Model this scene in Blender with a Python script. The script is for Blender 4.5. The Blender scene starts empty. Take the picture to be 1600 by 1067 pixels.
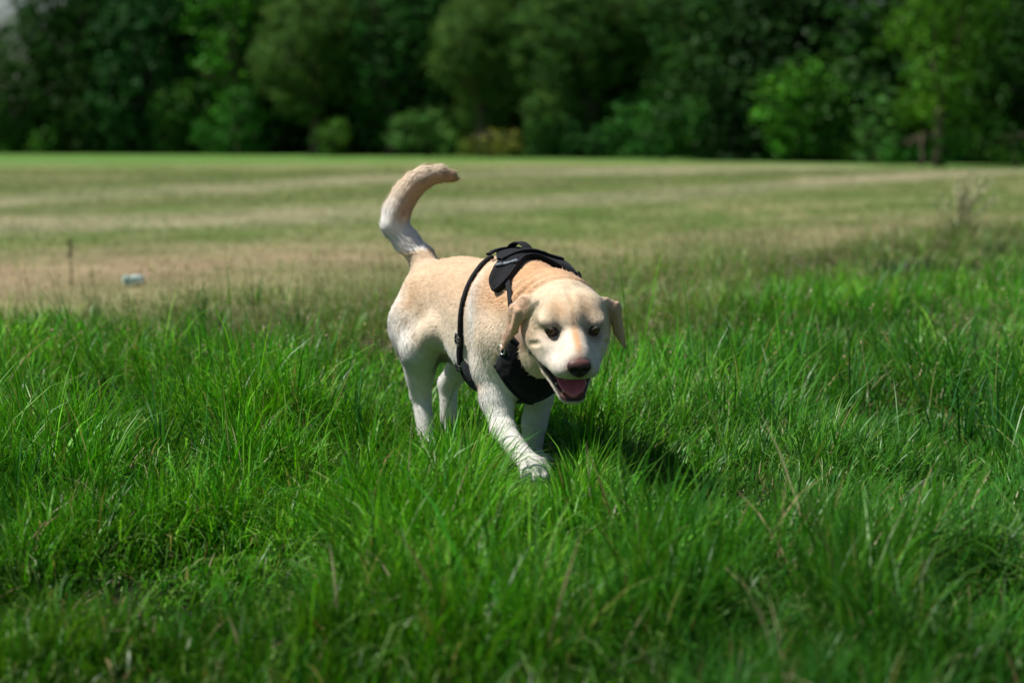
import bpy, math, random
import numpy as np
from mathutils import Vector, Matrix

rng = np.random.default_rng(7)
random.seed(7)
scene = bpy.context.scene
COL = scene.collection

# ------------------------------------------------------------------ camera
CAM_H = 0.86
cam_data = bpy.data.cameras.new('camera')
cam = bpy.data.objects.new('camera', cam_data)
COL.objects.link(cam)
scene.camera = cam
cam_data.sensor_width = 36.0
cam_data.lens = 70.0
PITCH = math.atan(328.5 / 3111.0)
cam.location = (0, 0, CAM_H)
cam.rotation_euler = (math.radians(90) - PITCH, 0, 0)
cam_data.clip_start = 0.1
cam_data.clip_end = 3000
cam_data.dof.use_dof = True
cam_data.dof.focus_distance = 4.72
cam_data.dof.aperture_fstop = 2.8
cam_data.dof.aperture_blades = 0

# ------------------------------------------------------------------ light
SUN_EL, SUN_AZ = 58.0, 268.0          # azimuth clockwise from +Y (north)
world = bpy.data.worlds.new('World')
scene.world = world
world.use_nodes = True
wn = world.node_tree
wn.nodes.clear()
sky = wn.nodes.new('ShaderNodeTexSky')
sky.sky_type = 'NISHITA'
sky.sun_disc = False
sky.sun_elevation = math.radians(SUN_EL)
sky.sun_rotation = math.radians(SUN_AZ)
bg = wn.nodes.new('ShaderNodeBackground')
bg.inputs['Strength'].default_value = 0.052
wo = wn.nodes.new('ShaderNodeOutputWorld')
wn.links.new(sky.outputs[0], bg.inputs[0])
wn.links.new(bg.outputs[0], wo.inputs[0])
sun_d = bpy.data.lights.new('sun', 'SUN')
sun_d.energy = 5.0
sun_d.angle = math.radians(0.5)
sun_d.color = (1.0, 0.955, 0.88)
sun = bpy.data.objects.new('sun', sun_d)
COL.objects.link(sun)
_a, _e = math.radians(SUN_AZ), math.radians(SUN_EL)
SUNV = Vector((math.sin(_a) * math.cos(_e), math.cos(_a) * math.cos(_e), math.sin(_e)))
sun.rotation_euler = (-SUNV).to_track_quat('-Z', 'Y').to_euler()
sun.location = SUNV * 30
scene.view_settings.view_transform = 'Standard'
scene.view_settings.look = 'None'
scene.view_settings.exposure = 0.42
scene.view_settings.gamma = 1.0
scene.view_settings.use_curve_mapping = False
scene.render.engine = 'CYCLES'
scene.cycles.use_denoising = True
scene.cycles.max_bounces = 6
scene.cycles.transparent_max_bounces = 6
scene.cycles.caustics_reflective = False
scene.cycles.caustics_refractive = False

# ------------------------------------------------------------------ helpers
def tag(o, label=None, cat=None, group=None, kind=None):
    if label: o['label'] = label
    if cat: o['category'] = cat
    if group: o['group'] = group
    if kind: o['kind'] = kind
    return o

def empty(name, loc, rz=0.0):
    o = bpy.data.objects.new(name, None)
    o.empty_display_size = 0.1
    COL.objects.link(o)
    o.location = loc
    o.rotation_euler = (0, 0, rz)
    return o

def np_mesh(name, verts, faces, mat=None, parent=None, colors=None, smooth=True, normals=None):
    """faces: list of int arrays (n,3) and/or (n,4)"""
    me = bpy.data.meshes.new(name)
    if isinstance(faces, np.ndarray):
        faces = [faces]
    verts = np.asarray(verts, np.float32)
    loops = np.concatenate([f.reshape(-1) for f in faces]).astype(np.int32)
    tot = np.concatenate([np.full(len(f), f.shape[1], np.int32) for f in faces])
    start = np.concatenate([[0], np.cumsum(tot)[:-1]]).astype(np.int32)
    me.vertices.add(len(verts)); me.vertices.foreach_set('co', verts.reshape(-1))
    me.loops.add(len(loops)); me.loops.foreach_set('vertex_index', loops)
    me.polygons.add(len(tot)); me.polygons.foreach_set('loop_start', start)
    try: me.polygons.foreach_set('loop_total', tot)
    except Exception: pass
    me.update(calc_edges=True)
    if colors is not None:
        c = np.ones((len(verts), 4), np.float32); c[:, :3] = colors
        at = me.color_attributes.new('tint', 'FLOAT_COLOR', 'POINT')
        at.data.foreach_set('color', c.reshape(-1))
    if smooth:
        me.polygons.foreach_set('use_smooth', np.ones(len(tot), bool))
    if normals is not None:
        me.normals_split_custom_set_from_vertices(np.asarray(normals, np.float32))
    if mat: me.materials.append(mat)
    o = bpy.data.objects.new(name, me)
    COL.objects.link(o)
    if parent is not None: o.parent = parent
    return o

def vnoise(x, y, seed=0):
    """smooth 2-D value noise in 0..1"""
    x = np.asarray(x, float); y = np.asarray(y, float)
    xi = np.floor(x).astype(np.int64); yi = np.floor(y).astype(np.int64)
    fx = x - xi; fy = y - yi
    fx = fx * fx * (3 - 2 * fx); fy = fy * fy * (3 - 2 * fy)
    def h(a, b):
        n = (a * 374761393 + b * 668265263 + seed * 144665) & 0x7fffffff
        n = ((n ^ (n >> 13)) * 1274126177) & 0x7fffffff
        return ((n ^ (n >> 16)) & 0xffff) / 65535.0
    return (h(xi, yi) * (1 - fx) + h(xi + 1, yi) * fx) * (1 - fy) + (h(xi, yi + 1) * (1 - fx) + h(xi + 1, yi + 1) * fx) * fy

def fbm(x, y, seed=0, oct=3):
    s = 0; a = 1; t = 0
    for i in range(oct):
        s = s + a * vnoise(x * 2 ** i, y * 2 ** i, seed + i * 17); t += a; a *= 0.5
    return s / t

def sstep(a, b, x):
    t = np.clip((x - a) / (b - a), 0, 1)
    return t * t * (3 - 2 * t)

def new_mat(name, rough=0.6, spec=0.3, color=(0.5, 0.5, 0.5)):
    m = bpy.data.materials.new(name)
    m.use_nodes = True
    p = m.node_tree.nodes['Principled BSDF']
    p.inputs['Base Color'].default_value = (*color, 1)
    p.inputs['Roughness'].default_value = rough
    p.inputs['Specular IOR Level'].default_value = spec
    return m, m.node_tree, p

def tube(path, radii, n=8, cap=True):
    """numpy tube along a path -> verts, [quads, tris]"""
    P = np.asarray(path, float); R = np.asarray(radii, float)
    T = np.gradient(P, axis=0); T /= np.linalg.norm(T, axis=1)[:, None] + 1e-9
    ref = np.array([0.13, 0.9, 0.41]); V = []
    for i in range(len(P)):
        a = np.cross(T[i], ref); a /= np.linalg.norm(a); b = np.cross(T[i], a)
        ang = np.arange(n) * 2 * math.pi / n
        V.append(P[i] + R[i] * (np.cos(ang)[:, None] * a + np.sin(ang)[:, None] * b))
    V = np.concatenate(V); m = len(P)
    i, j = np.meshgrid(np.arange(m - 1), np.arange(n), indexing='ij')
    i = i.ravel(); j = j.ravel(); j2 = (j + 1) % n
    q = np.stack([i * n + j, i * n + j2, (i + 1) * n + j2, (i + 1) * n + j], 1)
    V = np.concatenate([V, P[:1], P[-1:]])
    c0, c1 = len(V) - 2, len(V) - 1; jj = np.arange(n)
    t = np.concatenate([np.stack([np.full(n, c0), (jj + 1) % n, jj], 1),
                        np.stack([np.full(n, c1), (m - 1) * n + jj, (m - 1) * n + (jj + 1) % n], 1)])
    return V, q, t

def join_parts(parts):
    """[(verts, quads, tris)] -> verts, [quads, tris]"""
    V = []; Q = []; T = []; off = 0
    for v, q, t in parts:
        V.append(v)
        if len(q): Q.append(q + off)
        if len(t): T.append(t + off)
        off += len(v)
    out = []
    if Q: out.append(np.concatenate(Q))
    if T: out.append(np.concatenate(T))
    return np.concatenate(V), out

def ellipsoid_mesh(c, r, nu=20, nv=12, R=None, p=1.0):
    th = np.linspace(0, math.pi, nv + 1)[1:-1]; ph = np.arange(nu) * 2 * math.pi / nu
    t, f = np.meshgrid(th, ph, indexing='ij')
    v = np.stack([np.sin(t) * np.cos(f), np.sin(t) * np.sin(f), np.cos(t)], -1).reshape(-1, 3)
    v = np.concatenate([v, [[0, 0, 1]], [[0, 0, -1]]])
    v = v * np.asarray(r)
    if R is not None: v = v @ np.asarray(R).T
    v = v + np.asarray(c)
    i, j = np.meshgrid(np.arange(nv - 2), np.arange(nu), indexing='ij'); i = i.ravel(); j = j.ravel(); j2 = (j + 1) % nu
    q = np.stack([i * nu + j, (i + 1) * nu + j, (i + 1) * nu + j2, i * nu + j2], 1)
    top = (nv - 1) * nu; jj = np.arange(nu)
    t3 = np.concatenate([np.stack([np.full(nu, top), jj, (jj + 1) % nu], 1),
                         np.stack([np.full(nu, top + 1), (nv - 2) * nu + (jj + 1) % nu, (nv - 2) * nu + jj], 1)])
    return v, q, t3

# ================================================================== DOG
DOG_A = math.radians(32)
DOG_LOC = (0.02, 4.95, 0.0)
DOG_ROTZ = DOG_A - math.pi / 2      # local +X points to (sin a, -cos a)

def graded(segments):
    out = []
    for a, b, h in segments:
        n = max(1, int(round((b - a) / h)))
        out.append(a + (b - a) * np.arange(n) / n)
    out.append([segments[-1][1]])
    return np.concatenate(out)

GX = graded([(-0.64, 0.19, 0.0045), (0.19, 0.53, 0.0019)])
GY = graded([(-0.25, -0.235, 0.0045), (-0.235, 0.085, 0.0019), (0.085, 0.21, 0.0045)])
GZ = graded([(-0.01, 0.19, 0.0045), (0.19, 0.54, 0.0019), (0.54, 0.80, 0.0045)])
SDF = np.full((len(GX), len(GY), len(GZ)), 0.5, np.float32)

def _box(lo, hi):
    s = []
    for g, a, b in ((GX, lo[0], hi[0]), (GY, lo[1], hi[1]), (GZ, lo[2], hi[2])):
        s.append(slice(max(0, int(np.searchsorted(g, a)) - 1), min(len(g), int(np.searchsorted(g, b)) + 1)))
    return tuple(s)

def _pts(s):
    return (GX[s[0]].astype(np.float32)[:, None, None], GY[s[1]].astype(np.float32)[None, :, None],
            GZ[s[2]].astype(np.float32)[None, None, :])

def smin(a, b, k):
    h = np.clip(0.5 + 0.5 * (b - a) / k, 0, 1)
    return b + (a - b) * h - k * h * (1 - h)

def add(fn, lo, hi, k, op='u'):
    m = k * 1.1 + 0.012
    s = _box(np.asarray(lo) - m, np.asarray(hi) + m)
    d = fn(*_pts(s)).astype(np.float32)
    if op == 'u': SDF[s] = smin(SDF[s], d, k)
    else: SDF[s] = -smin(-SDF[s], d, k)

BONES = []      # (a, b, r, flow) for the lie of the fur

def cone(a, b, r1, r2, k=0.03, op='u', bone=True):
    a = np.asarray(a, float); b = np.asarray(b, float); ba = b - a; L2 = float(ba @ ba)
    def fn(x, y, z):
        t = np.clip(((x - a[0]) * ba[0] + (y - a[1]) * ba[1] + (z - a[2]) * ba[2]) / L2, 0, 1)
        return np.sqrt((x - a[0] - t * ba[0]) ** 2 + (y - a[1] - t * ba[1]) ** 2 + (z - a[2] - t * ba[2]) ** 2) - (r1 + t * (r2 - r1))
    R = max(r1, r2)
    add(fn, np.minimum(a, b) - R, np.maximum(a, b) + R, k, op)
    if bone and op == 'u': BONES.append((a, b, R, ba / math.sqrt(L2)))

def flat(a, b, r1, r2, nrm, f, k=0.012, op='u'):
    """a cone squeezed to f of its thickness along nrm"""
    a = np.asarray(a, float); b = np.asarray(b, float); n = np.asarray(nrm, float); n = n / np.linalg.norm(n)
    ba = b - a; g = 1.0 / f - 1.0
    bas = ba + n * (ba @ n) * g; L2 = float(bas @ bas)
    def fn(x, y, z):
        dx, dy, dz = x - a[0], y - a[1], z - a[2]
        dn = (dx * n[0] + dy * n[1] + dz * n[2]) * g
        dx, dy, dz = dx + dn * n[0], dy + dn * n[1], dz + dn * n[2]
        t = np.clip((dx * bas[0] + dy * bas[1] + dz * bas[2]) / L2, 0, 1)
        dx, dy, dz = dx - t * bas[0], dy - t * bas[1], dz - t * bas[2]
        L = np.sqrt(dx * dx + dy * dy + dz * dz)
        rr = (r1 + t * (r2 - r1))
        gn = np.abs(dx * n[0] + dy * n[1] + dz * n[2]) / (L + 1e-6)
        return (L - rr) / (1 + gn * g)
    R = max(r1, r2)
    add(fn, np.minimum(a, b) - R, np.maximum(a, b) + R, k, op)

def ell(c, r, k=0.03, R=None, op='u'):
    c = np.asarray(c, float); r = np.asarray(r, float)
    R = np.eye(3) if R is None else np.asarray(R)          # columns = axes
    def fn(x, y, z):
        dx, dy, dz = x - c[0], y - c[1], z - c[2]
        u = [(dx * R[0, i] + dy * R[1, i] + dz * R[2, i]) for i in range(3)]
        k0 = np.sqrt(sum((u[i] / r[i]) ** 2 for i in range(3)))
        k1 = np.sqrt(sum((u[i] / r[i] ** 2) ** 2 for i in range(3))) + 1e-6
        return k0 * (k0 - 1) / k1
    ext = np.abs(R) @ r
    add(fn, c - ext, c + ext, k, op)

# ---- torso: stations along the spine (x, yc, zc, half width, half height)
ST = np.array([
    (-0.550, 0.020, 0.415, 0.020, 0.030), (-0.525, 0.020, 0.413, 0.060, 0.065), (-0.49, 0.024, 0.403, 0.074, 0.090),
    (-0.43, 0.019, 0.398, 0.090, 0.108), (-0.34, 0.012, 0.400, 0.094, 0.120), (-0.25, 0.010, 0.396, 0.101, 0.132),
    (-0.15, 0.004, 0.376, 0.123, 0.158), (-0.05, 0.000, 0.365, 0.132, 0.171), (0.05, -0.015, 0.366, 0.122, 0.167),
    (0.12, -0.038, 0.370, 0.100, 0.145), (0.165, -0.055, 0.365, 0.068, 0.110), (0.19, -0.060, 0.36, 0.025, 0.05)])
def torso(x, y, z):
    xc = np.clip(x, ST[0, 0], ST[-1, 0])
    yc, zc, w, h = [np.interp(xc, ST[:, 0], ST[:, i]).astype(np.float32) for i in range(1, 5)]
    p = np.where(z < zc, 2.6, 2.15).astype(np.float32)
    A = np.abs((y - yc) / w) + 1e-3; B = np.abs((z - zc) / h) + 1e-3
    e = (A ** p + B ** p) ** (1 / p)
    g = e ** (1 - p) * np.sqrt((A ** (p - 1) / w) ** 2 + (B ** (p - 1) / h) ** 2) + 1e-3
    d = np.maximum((e - 1) / g, -np.minimum(w, h))
    dx = np.maximum(np.abs(x - xc), 0)
    return np.sqrt(np.maximum(d, 0) ** 2 + dx ** 2) + np.minimum(d, 0) + dx * 0.2
s_ = _box((-0.64, -0.2, 0.15), (0.25, 0.2, 0.6))
SDF[s_] = torso(*_pts(s_))
BONES.append((np.array([0.1, 0, .4]), np.array([-0.5, 0, .42]), 0.13, np.array([-0.93, 0, -0.36])))

# spine ridge, withers, croup
cone((-0.48, 0.018, 0.437), (-0.30, 0.010, 0.458), 0.058, 0.060, 0.05, bone=False)
cone((-0.10, 0.0, 0.462), (0.05, -0.005, 0.462), 0.064, 0.066, 0.05, bone=False)
# neck and throat
cone((-0.01, -0.005, 0.412), (0.235, -0.038, 0.415), 0.108, 0.088, 0.06, bone=False)
BONES.append((np.array([0.26, -0.04, .43]), np.array([0.0, 0, .44]), 0.11, np.array([-0.9, 0.05, -0.42])))
# shoulders and fore legs.  right = y < 0 (towards the viewer)
ell((0.030, -0.100, 0.405), (0.070, 0.044, 0.125), 0.028)
cone((0.020, -0.118, 0.470), (0.075, -0.128, 0.365), 0.024, 0.030, 0.025, bone=False)
ell((0.035, 0.088, 0.400), (0.078, 0.046, 0.12), 0.045)
ell((0.12, -0.045, 0.32), (0.07, 0.085, 0.10), 0.05)
TRUNK = SDF.copy()                        # the trunk alone: what the harness is laid on
ell((0.195, -0.055, 0.362), (0.072, 0.068, 0.080), 0.03)
ell((0.222, -0.072, 0.330), (0.045, 0.046, 0.055), 0.02)
cone((0.085, -0.104, 0.350), (0.050, -0.110, 0.285), 0.056, 0.052, 0.04)
cone((0.054, -0.108, 0.285), (0.078, -0.116, 0.212), 0.047, 0.041, 0.022)
cone((0.078, -0.116, 0.212), (0.128, -0.130, 0.142), 0.040, 0.029, 0.02)
ell((0.134, -0.131, 0.140), (0.030, 0.031, 0.028), 0.012)
cone((0.134, -0.131, 0.138), (0.226, -0.132, 0.086), 0.029, 0.026, 0.012)
ell((0.040, -0.110, 0.255), (0.024, 0.028, 0.026), 0.012)
cone((0.04, 0.078, 0.34), (0.005, 0.074, 0.27), 0.052, 0.046, 0.04)
cone((0.005, 0.074, 0.27), (-0.035, 0.066, 0.125), 0.042, 0.031, 0.02)
cone((-0.035, 0.066, 0.125), (-0.045, 0.062, 0.05), 0.030, 0.028, 0.015)
# thighs and hind legs
ell((-0.408, -0.060, 0.372), (0.086, 0.047, 0.115), 0.028)
cone((-0.43, -0.064, 0.355), (-0.370, -0.081, 0.285), 0.066, 0.050, 0.03)
cone((-0.445, -0.060, 0.32), (-0.430, -0.052, 0.22), 0.054, 0.034, 0.035)
cone((-0.362, -0.078, 0.285), (-0.422, -0.050, 0.165), 0.049, 0.028, 0.025)
cone((-0.428, -0.044, 0.158), (-0.385, -0.050, 0.050), 0.0255, 0.0235, 0.015)
ell((-0.42, 0.090, 0.37), (0.090, 0.050, 0.115), 0.045)
cone((-0.43, 0.09, 0.36), (-0.37, 0.103, 0.28), 0.070, 0.054, 0.04)
cone((-0.38, 0.095, 0.28), (-0.50, 0.085, 0.175), 0.048, 0.027, 0.03)
cone((-0.505, 0.085, 0.17), (-0.50, 0.085, 0.05), 0.025, 0.023, 0.018)
# flank fold, sheath
cone((-0.345, -0.085, 0.30), (-0.27, -0.085, 0.345), 0.030, 0.035, 0.04, bone=False)
cone((-0.36, 0.0, 0.275), (-0.25, 0.0, 0.255), 0.020, 0.016, 0.03, bone=False)

def paw(c, yaw, pitch=0.0, s=1.0):
    """a foot with four toes, c = centre of the pad"""
    c = np.asarray(c, float); cy, sy = math.cos(yaw), math.sin(yaw); cp, sp = math.cos(pitch), math.sin(pitch)
    f = np.array([cy * cp, sy * cp, -sp]); l = np.array([-sy, cy, 0]); u = np.cross(f, l)
    R = np.stack([f, l, u], 1)
    W = lambda a, b, cc: c + s * (R @ np.array([a, b, cc]))
    ell(W(-0.004, 0, 0.004), s * np.array((0.036, 0.031, 0.023)), 0.012, R)
    for dy, dx, ln in ((-0.026, 0.010, 0.9), (-0.0095, 0.024, 1.0), (0.0095, 0.024, 1.0), (0.026, 0.010, 0.9)):
        cone(W(dx - 0.016, dy * 0.8, 0.012), W(dx + 0.006, dy, 0.004), 0.0115 * s, 0.0125 * s, 0.004)
        cone(W(dx + 0.006, dy, 0.004), W(dx + 0.016, dy * 1.04, -0.006), 0.0125 * s, 0.0085 * s, 0.003)
        TOES.append((W(dx + 0.019, dy * 1.04, -0.004), W(dx + 0.034, dy * 1.1, -0.015)))
TOES = []
paw((0.262, -0.130, 0.064), math.radians(0), math.radians(34), 1.12)
paw((-0.025, 0.062, 0.024), math.radians(5), 0.05, 1.05)
paw((-0.360, -0.050, 0.022), math.radians(0), 0.05, 1.0)
paw((-0.475, 0.085, 0.022), math.radians(0), 0.05, 1.0)

# tail: a thick otter tail carried up and curling over
TAIL = np.array([(-0.475, 0.022, 0.455), (-0.510, 0.012, 0.510), (-0.546, -0.018, 0.560), (-0.566, -0.045, 0.605), (-0.562, -0.040, 0.645),
                 (-0.550, -0.024, 0.685), (-0.536, -0.002, 0.716), (-0.518, 0.024, 0.737), (-0.499, 0.052, 0.745), (-0.484, 0.078, 0.740), (-0.478, 0.090, 0.734)])
TR = [0.034, 0.030, 0.027, 0.028, 0.028, 0.026, 0.0235, 0.0200, 0.0145, 0.0070, 0.001]
for i in range(len(TAIL) - 1):
    cone(TAIL[i], TAIL[i + 1], TR[i], TR[i + 1], 0.026)

# ---- sampling the field
def grid_index(g, v):
    i = np.clip(np.searchsorted(g, v) - 1, 0, len(g) - 2)
    return i, np.clip((v - g[i]) / (g[i + 1] - g[i]), 0, 1)
def field(P, G=None):
    G = SDF if G is None else G
    P = np.atleast_2d(P)
    (i, a), (j, b), (k, c) = grid_index(GX, P[:, 0]), grid_index(GY, P[:, 1]), grid_index(GZ, P[:, 2])
    r = 0
    for di in (0, 1):
        for dj in (0, 1):
            for dk in (0, 1):
                r = r + G[i + di, j + dj, k + dk] * np.abs(1 - di - a) * np.abs(1 - dj - b) * np.abs(1 - dk - c)
    return r
def grad(P, e=0.004, G=None):
    P = np.atleast_2d(P); D = np.stack([field(P + d, G) - field(P - d, G) for d in np.eye(3) * e], 1)
    return D / (np.linalg.norm(D, axis=1)[:, None] + 1e-9)

# ---- head
HP, HY = math.radians(24), math.radians(-23)
HC = np.array([0.295, -0.057, 0.430])
hf = np.array([math.cos(HY) * math.cos(HP), math.sin(HY) * math.cos(HP), -math.sin(HP)])
hl = np.array([-math.sin(HY), math.cos(HY), 0.0])
hu = np.cross(hf, hl)
HR = np.stack([hf, hl, hu], 1)
def H(x, y, z): return HC + HR @ np.array([x, y, z], float)
def hrot(yaw=0, pitch=0, roll=0):
    """head-frame rotation; pitch > 0 nose down"""
    M = Matrix.Rotation(yaw, 3, 'Z') @ Matrix.Rotation(pitch, 3, 'Y') @ Matrix.Rotation(roll, 3, 'X')
    return HR @ np.array(M)
def hell(c, r, k=0.02, yaw=0, pitch=0, roll=0, op='u'): ell(H(*c), r, k, hrot(yaw, pitch, roll), op)
def hcone(a, b, r1, r2, k=0.02, op='u'): cone(H(*a), H(*b), r1, r2, k, op, bone=False)
# nape
cone((0.20, -0.035, 0.445), H(-0.035, 0, 0.0), 0.084, 0.072, 0.05, bone=False)
hell((-0.005, 0, 0.004), (0.084, 0.087, 0.060), 0.02)                       # cranium
for s in (-1, 1):
    hell((0.030, s * 0.040, 0.029), (0.048, 0.040, 0.033), 0.02, pitch=0.35)    # frontal bosses
    hell((-0.002, s * 0.064, -0.030), (0.064, 0.042, 0.054), 0.03)             # cheek muscle
    hell((0.045, s * 0.064, -0.046), (0.045, 0.028, 0.034), 0.025)             # lower cheek
    hell((0.072, s * 0.051, 0.024), (0.020, 0.026, 0.0095), 0.018, pitch=0.35, roll=s * 0.12)   # brow
    hell((0.085, s * 0.047, -0.030), (0.036, 0.028, 0.020), 0.02, yaw=-s * 0.2)  # under the eye
    # upper lip / flews
    hell((0.120, s * 0.042, -0.053), (0.054, 0.022, 0.027), 0.014, yaw=-s * 0.16, pitch=0.10)
    hell((0.158, s * 0.026, -0.049), (0.032, 0.026, 0.023), 0.012)
    hell((0.085, s * 0.059, -0.062), (0.036, 0.017, 0.022), 0.016, yaw=-s * 0.25, pitch=0.15)
hcone((0.075, 0, -0.010), (0.150, 0, -0.020), 0.036, 0.030, 0.025)            # bridge
hcone((0.130, 0, -0.035), (0.168, 0, -0.034), 0.032, 0.030, 0.02)             # muzzle end
hcone((0.120, 0, -0.045), (0.160, 0, -0.050), 0.032, 0.021, 0.02)
hell((0.050, 0, 0.034), (0.045, 0.030, 0.026), 0.02, pitch=0.45)
hell((0.045, 0, 0.076), (0.05, 0.003, 0.006), 0.015, op='s', pitch=0.2)           # forehead furrow
# mouth: hollow between lip and jaw, then the jaw itself
hell((0.140, 0, -0.094), (0.082, 0.040, 0.025), 0.008, pitch=0.22, op='s')
for s in (-1, 1):
    hcone((0.00, s * 0.054, -0.074), (0.075, s * 0.046, -0.108), 0.030, 0.015, 0.012)
    hcone((0.075, s * 0.046, -0.108), (0.145, s * 0.019, -0.138), 0.014, 0.0105, 0.006)
hcone((0.146, -0.019, -0.138), (0.146, 0.019, -0.138), 0.0105, 0.0105, 0.006)
hcone((0.153, -0.010, -0.139), (0.153, 0.010, -0.139), 0.0105, 0.0105, 0.006)
hell((0.080, 0, -0.126), (0.080, 0.038, 0.010), 0.008, pitch=0.28)             # floor of the mouth
hell((-0.01, 0, -0.085), (0.07, 0.056, 0.034), 0.03)                           # throat under the jaw
# loose skin fold at the corner of the mouth, and the lip line
for s in (-1, 1):
    hcone((0.055, s * 0.074, -0.048), (0.034, s * 0.082, -0.076), 0.009, 0.010, 0.008)
    hcone((0.035, s * 0.084, -0.020), (0.060, s * 0.077, -0.040), 0.006, 0.007, 0.010)
    hcone((0.040, s * 0.080, -0.067), (0.075, s * 0.073, -0.078), 0.004, 0.006, 0.004, op='s')
    hcone((0.075, s * 0.073, -0.078), (0.118, s * 0.062, -0.090), 0.006, 0.008, 0.004, op='s')
# eye sockets and lids
EYES = []
hell((0.197, 0, -0.033), (0.016, 0.022, 0.019), 0.004, op='s')
for s in (-1, 1):
    e = H(0.084, s * 0.0485, 0.006); EYES.append((s, e))
    d = HR @ np.array([0.93, s * 0.33, 0.03]); d /= np.linalg.norm(d)
    ell(e + d * 0.010, (0.015, 0.016, 0.0105), 0.008, np.stack([d, np.cross([0, 0, 1], d) / np.linalg.norm(np.cross([0, 0, 1], d)), np.cross(d, np.cross([0, 0, 1], d) / np.linalg.norm(np.cross([0, 0, 1], d)))], 1), 's')
    for (t0, zz, rr, out) in ((0, 0.0100, 0.0024, 0.0096), (1, -0.0125, 0.0022, 0.0086)):   # upper and lower lid
        pts = []
        for a in np.linspace(-1, 1, 7):
            yy = a * 0.0165
            z2 = zz * (1 - abs(a) ** 2.2) * 0.80 + (0.0025 if s * a < 0 else -0.001) * abs(a) * (-1)
            depth = out - 0.0085 * abs(a) ** 2
            lat = HR @ np.array([-0.33 * s, 0.93, 0.0]); pts.append(e + d * depth + lat * yy + hu * z2)
        for a, b in zip(pts[:-1], pts[1:]):
            cone(a, b, rr, rr, 0.005, bone=False)
# ears: broad hanging flaps
def ear(s, pts, rads, nrm, f=0.27):
    for i in range(len(pts) - 1):
        flat(H(*pts[i]), H(*pts[i + 1]), rads[i], rads[i + 1], HR @ np.asarray(nrm, float), f, 0.012 if i == 0 else 0.004)
ear(-1, [(0.014, -0.072, 0.040), (0.008, -0.102, 0.034), (0.004, -0.122, 0.006), (0.004, -0.127, -0.030), (0.002, -0.145, -0.078)],
    [0.018, 0.022, 0.024, 0.017, 0.005], (0.60, -0.78, 0.10))
ear(1, [(0.006, 0.066, 0.030), (0.000, 0.092, 0.022), (-0.004, 0.119, 0.002), (-0.002, 0.128, -0.036), (0.000, 0.149, -0.088)],
    [0.015, 0.019, 0.024, 0.020, 0.006], (0.60, 0.78, 0.12))
# rolled fold of skin at the ear root
hcone((0.022, -0.076, 0.048), (0.016, -0.104, 0.010), 0.008, 0.007, 0.008)
hcone((0.014, -0.118, 0.020), (0.012, -0.126, -0.030), 0.006, 0.005, 0.008)
def groove(o, dirs, r, sink, k=0.006, op='s'):
    """crease (or ridge) pressed along the surface where rays from o leave the body"""
    o = np.asarray(o, float); D = np.asarray(dirs, float); D = D / np.linalg.norm(D, axis=1)[:, None]
    t = np.full(len(D), 0.02); done = np.zeros(len(D), bool)
    for _ in range(120):
        f = field(o + D * t[:, None]); done |= f > 0; t = np.where(done, t, t + 0.0015)
    P = o + D * (t + sink)[:, None]
    for a_, b_ in zip(P[:-1], P[1:]):
        if np.linalg.norm(a_ - b_) < 0.05: cone(a_, b_, r, r, k, op, bone=False)
def ring_dirs(a0, a1, n=14, tilt=0.0): return [HR @ np.array([tilt, math.sin(t), math.cos(t)]) for t in np.radians(np.linspace(a0, a1, n))]
groove(H(-0.046, 0, -0.01), ring_dirs(-62, 60), 0.0080, 0.0030, 0.010)       # nape crease behind the skull
groove(H(-0.078, 0, -0.02), ring_dirs(-85, 60), 0.0070, 0.0030, 0.010)
groove(H(-0.112, 0, -0.03), ring_dirs(-85, 45), 0.0065, 0.0035, 0.010)
groove(H(-0.145, 0, -0.04), ring_dirs(-80, 20), 0.0060, 0.0040, 0.010)
for s in (-1, 1):                                                           # furrows of the brow
    groove(H(0.02, 0, -0.02), [HR @ np.array([0.9 - q_ * 0.9, s * 1.0, -0.05 - 0.35 * q_]) for q_ in np.linspace(0.0, 0.5, 7)], 0.0040, 0.0028, 0.008)   # fold below the eye
    groove(H(0.02, 0, -0.03), [HR @ np.array([0.35 - q_ * 0.5, s * 1.0, -0.42 - 0.1 * q_]) for q_ in np.linspace(0.0, 0.6, 6)], 0.0045, 0.0015, 0.006)
BONES.append((H(0.18, 0, -0.04), H(0.03, 0, -0.02), 0.05, -hf * 0.9 - hu * 0.25))
BONES.append((H(0.03, 0, 0.0), H(-0.06, 0, 0.02), 0.075, -hf * 0.9 - hu * 0.4))
BONES.append((H(0, -0.09, 0.02), H(0, -0.118, -0.078), 0.012, -hu * 0.95 - hl * 0.2))
BONES.append((H(0, 0.09, 0.02), H(0, 0.118, -0.078), 0.012, -hu * 0.95 + hl * 0.2))

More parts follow.
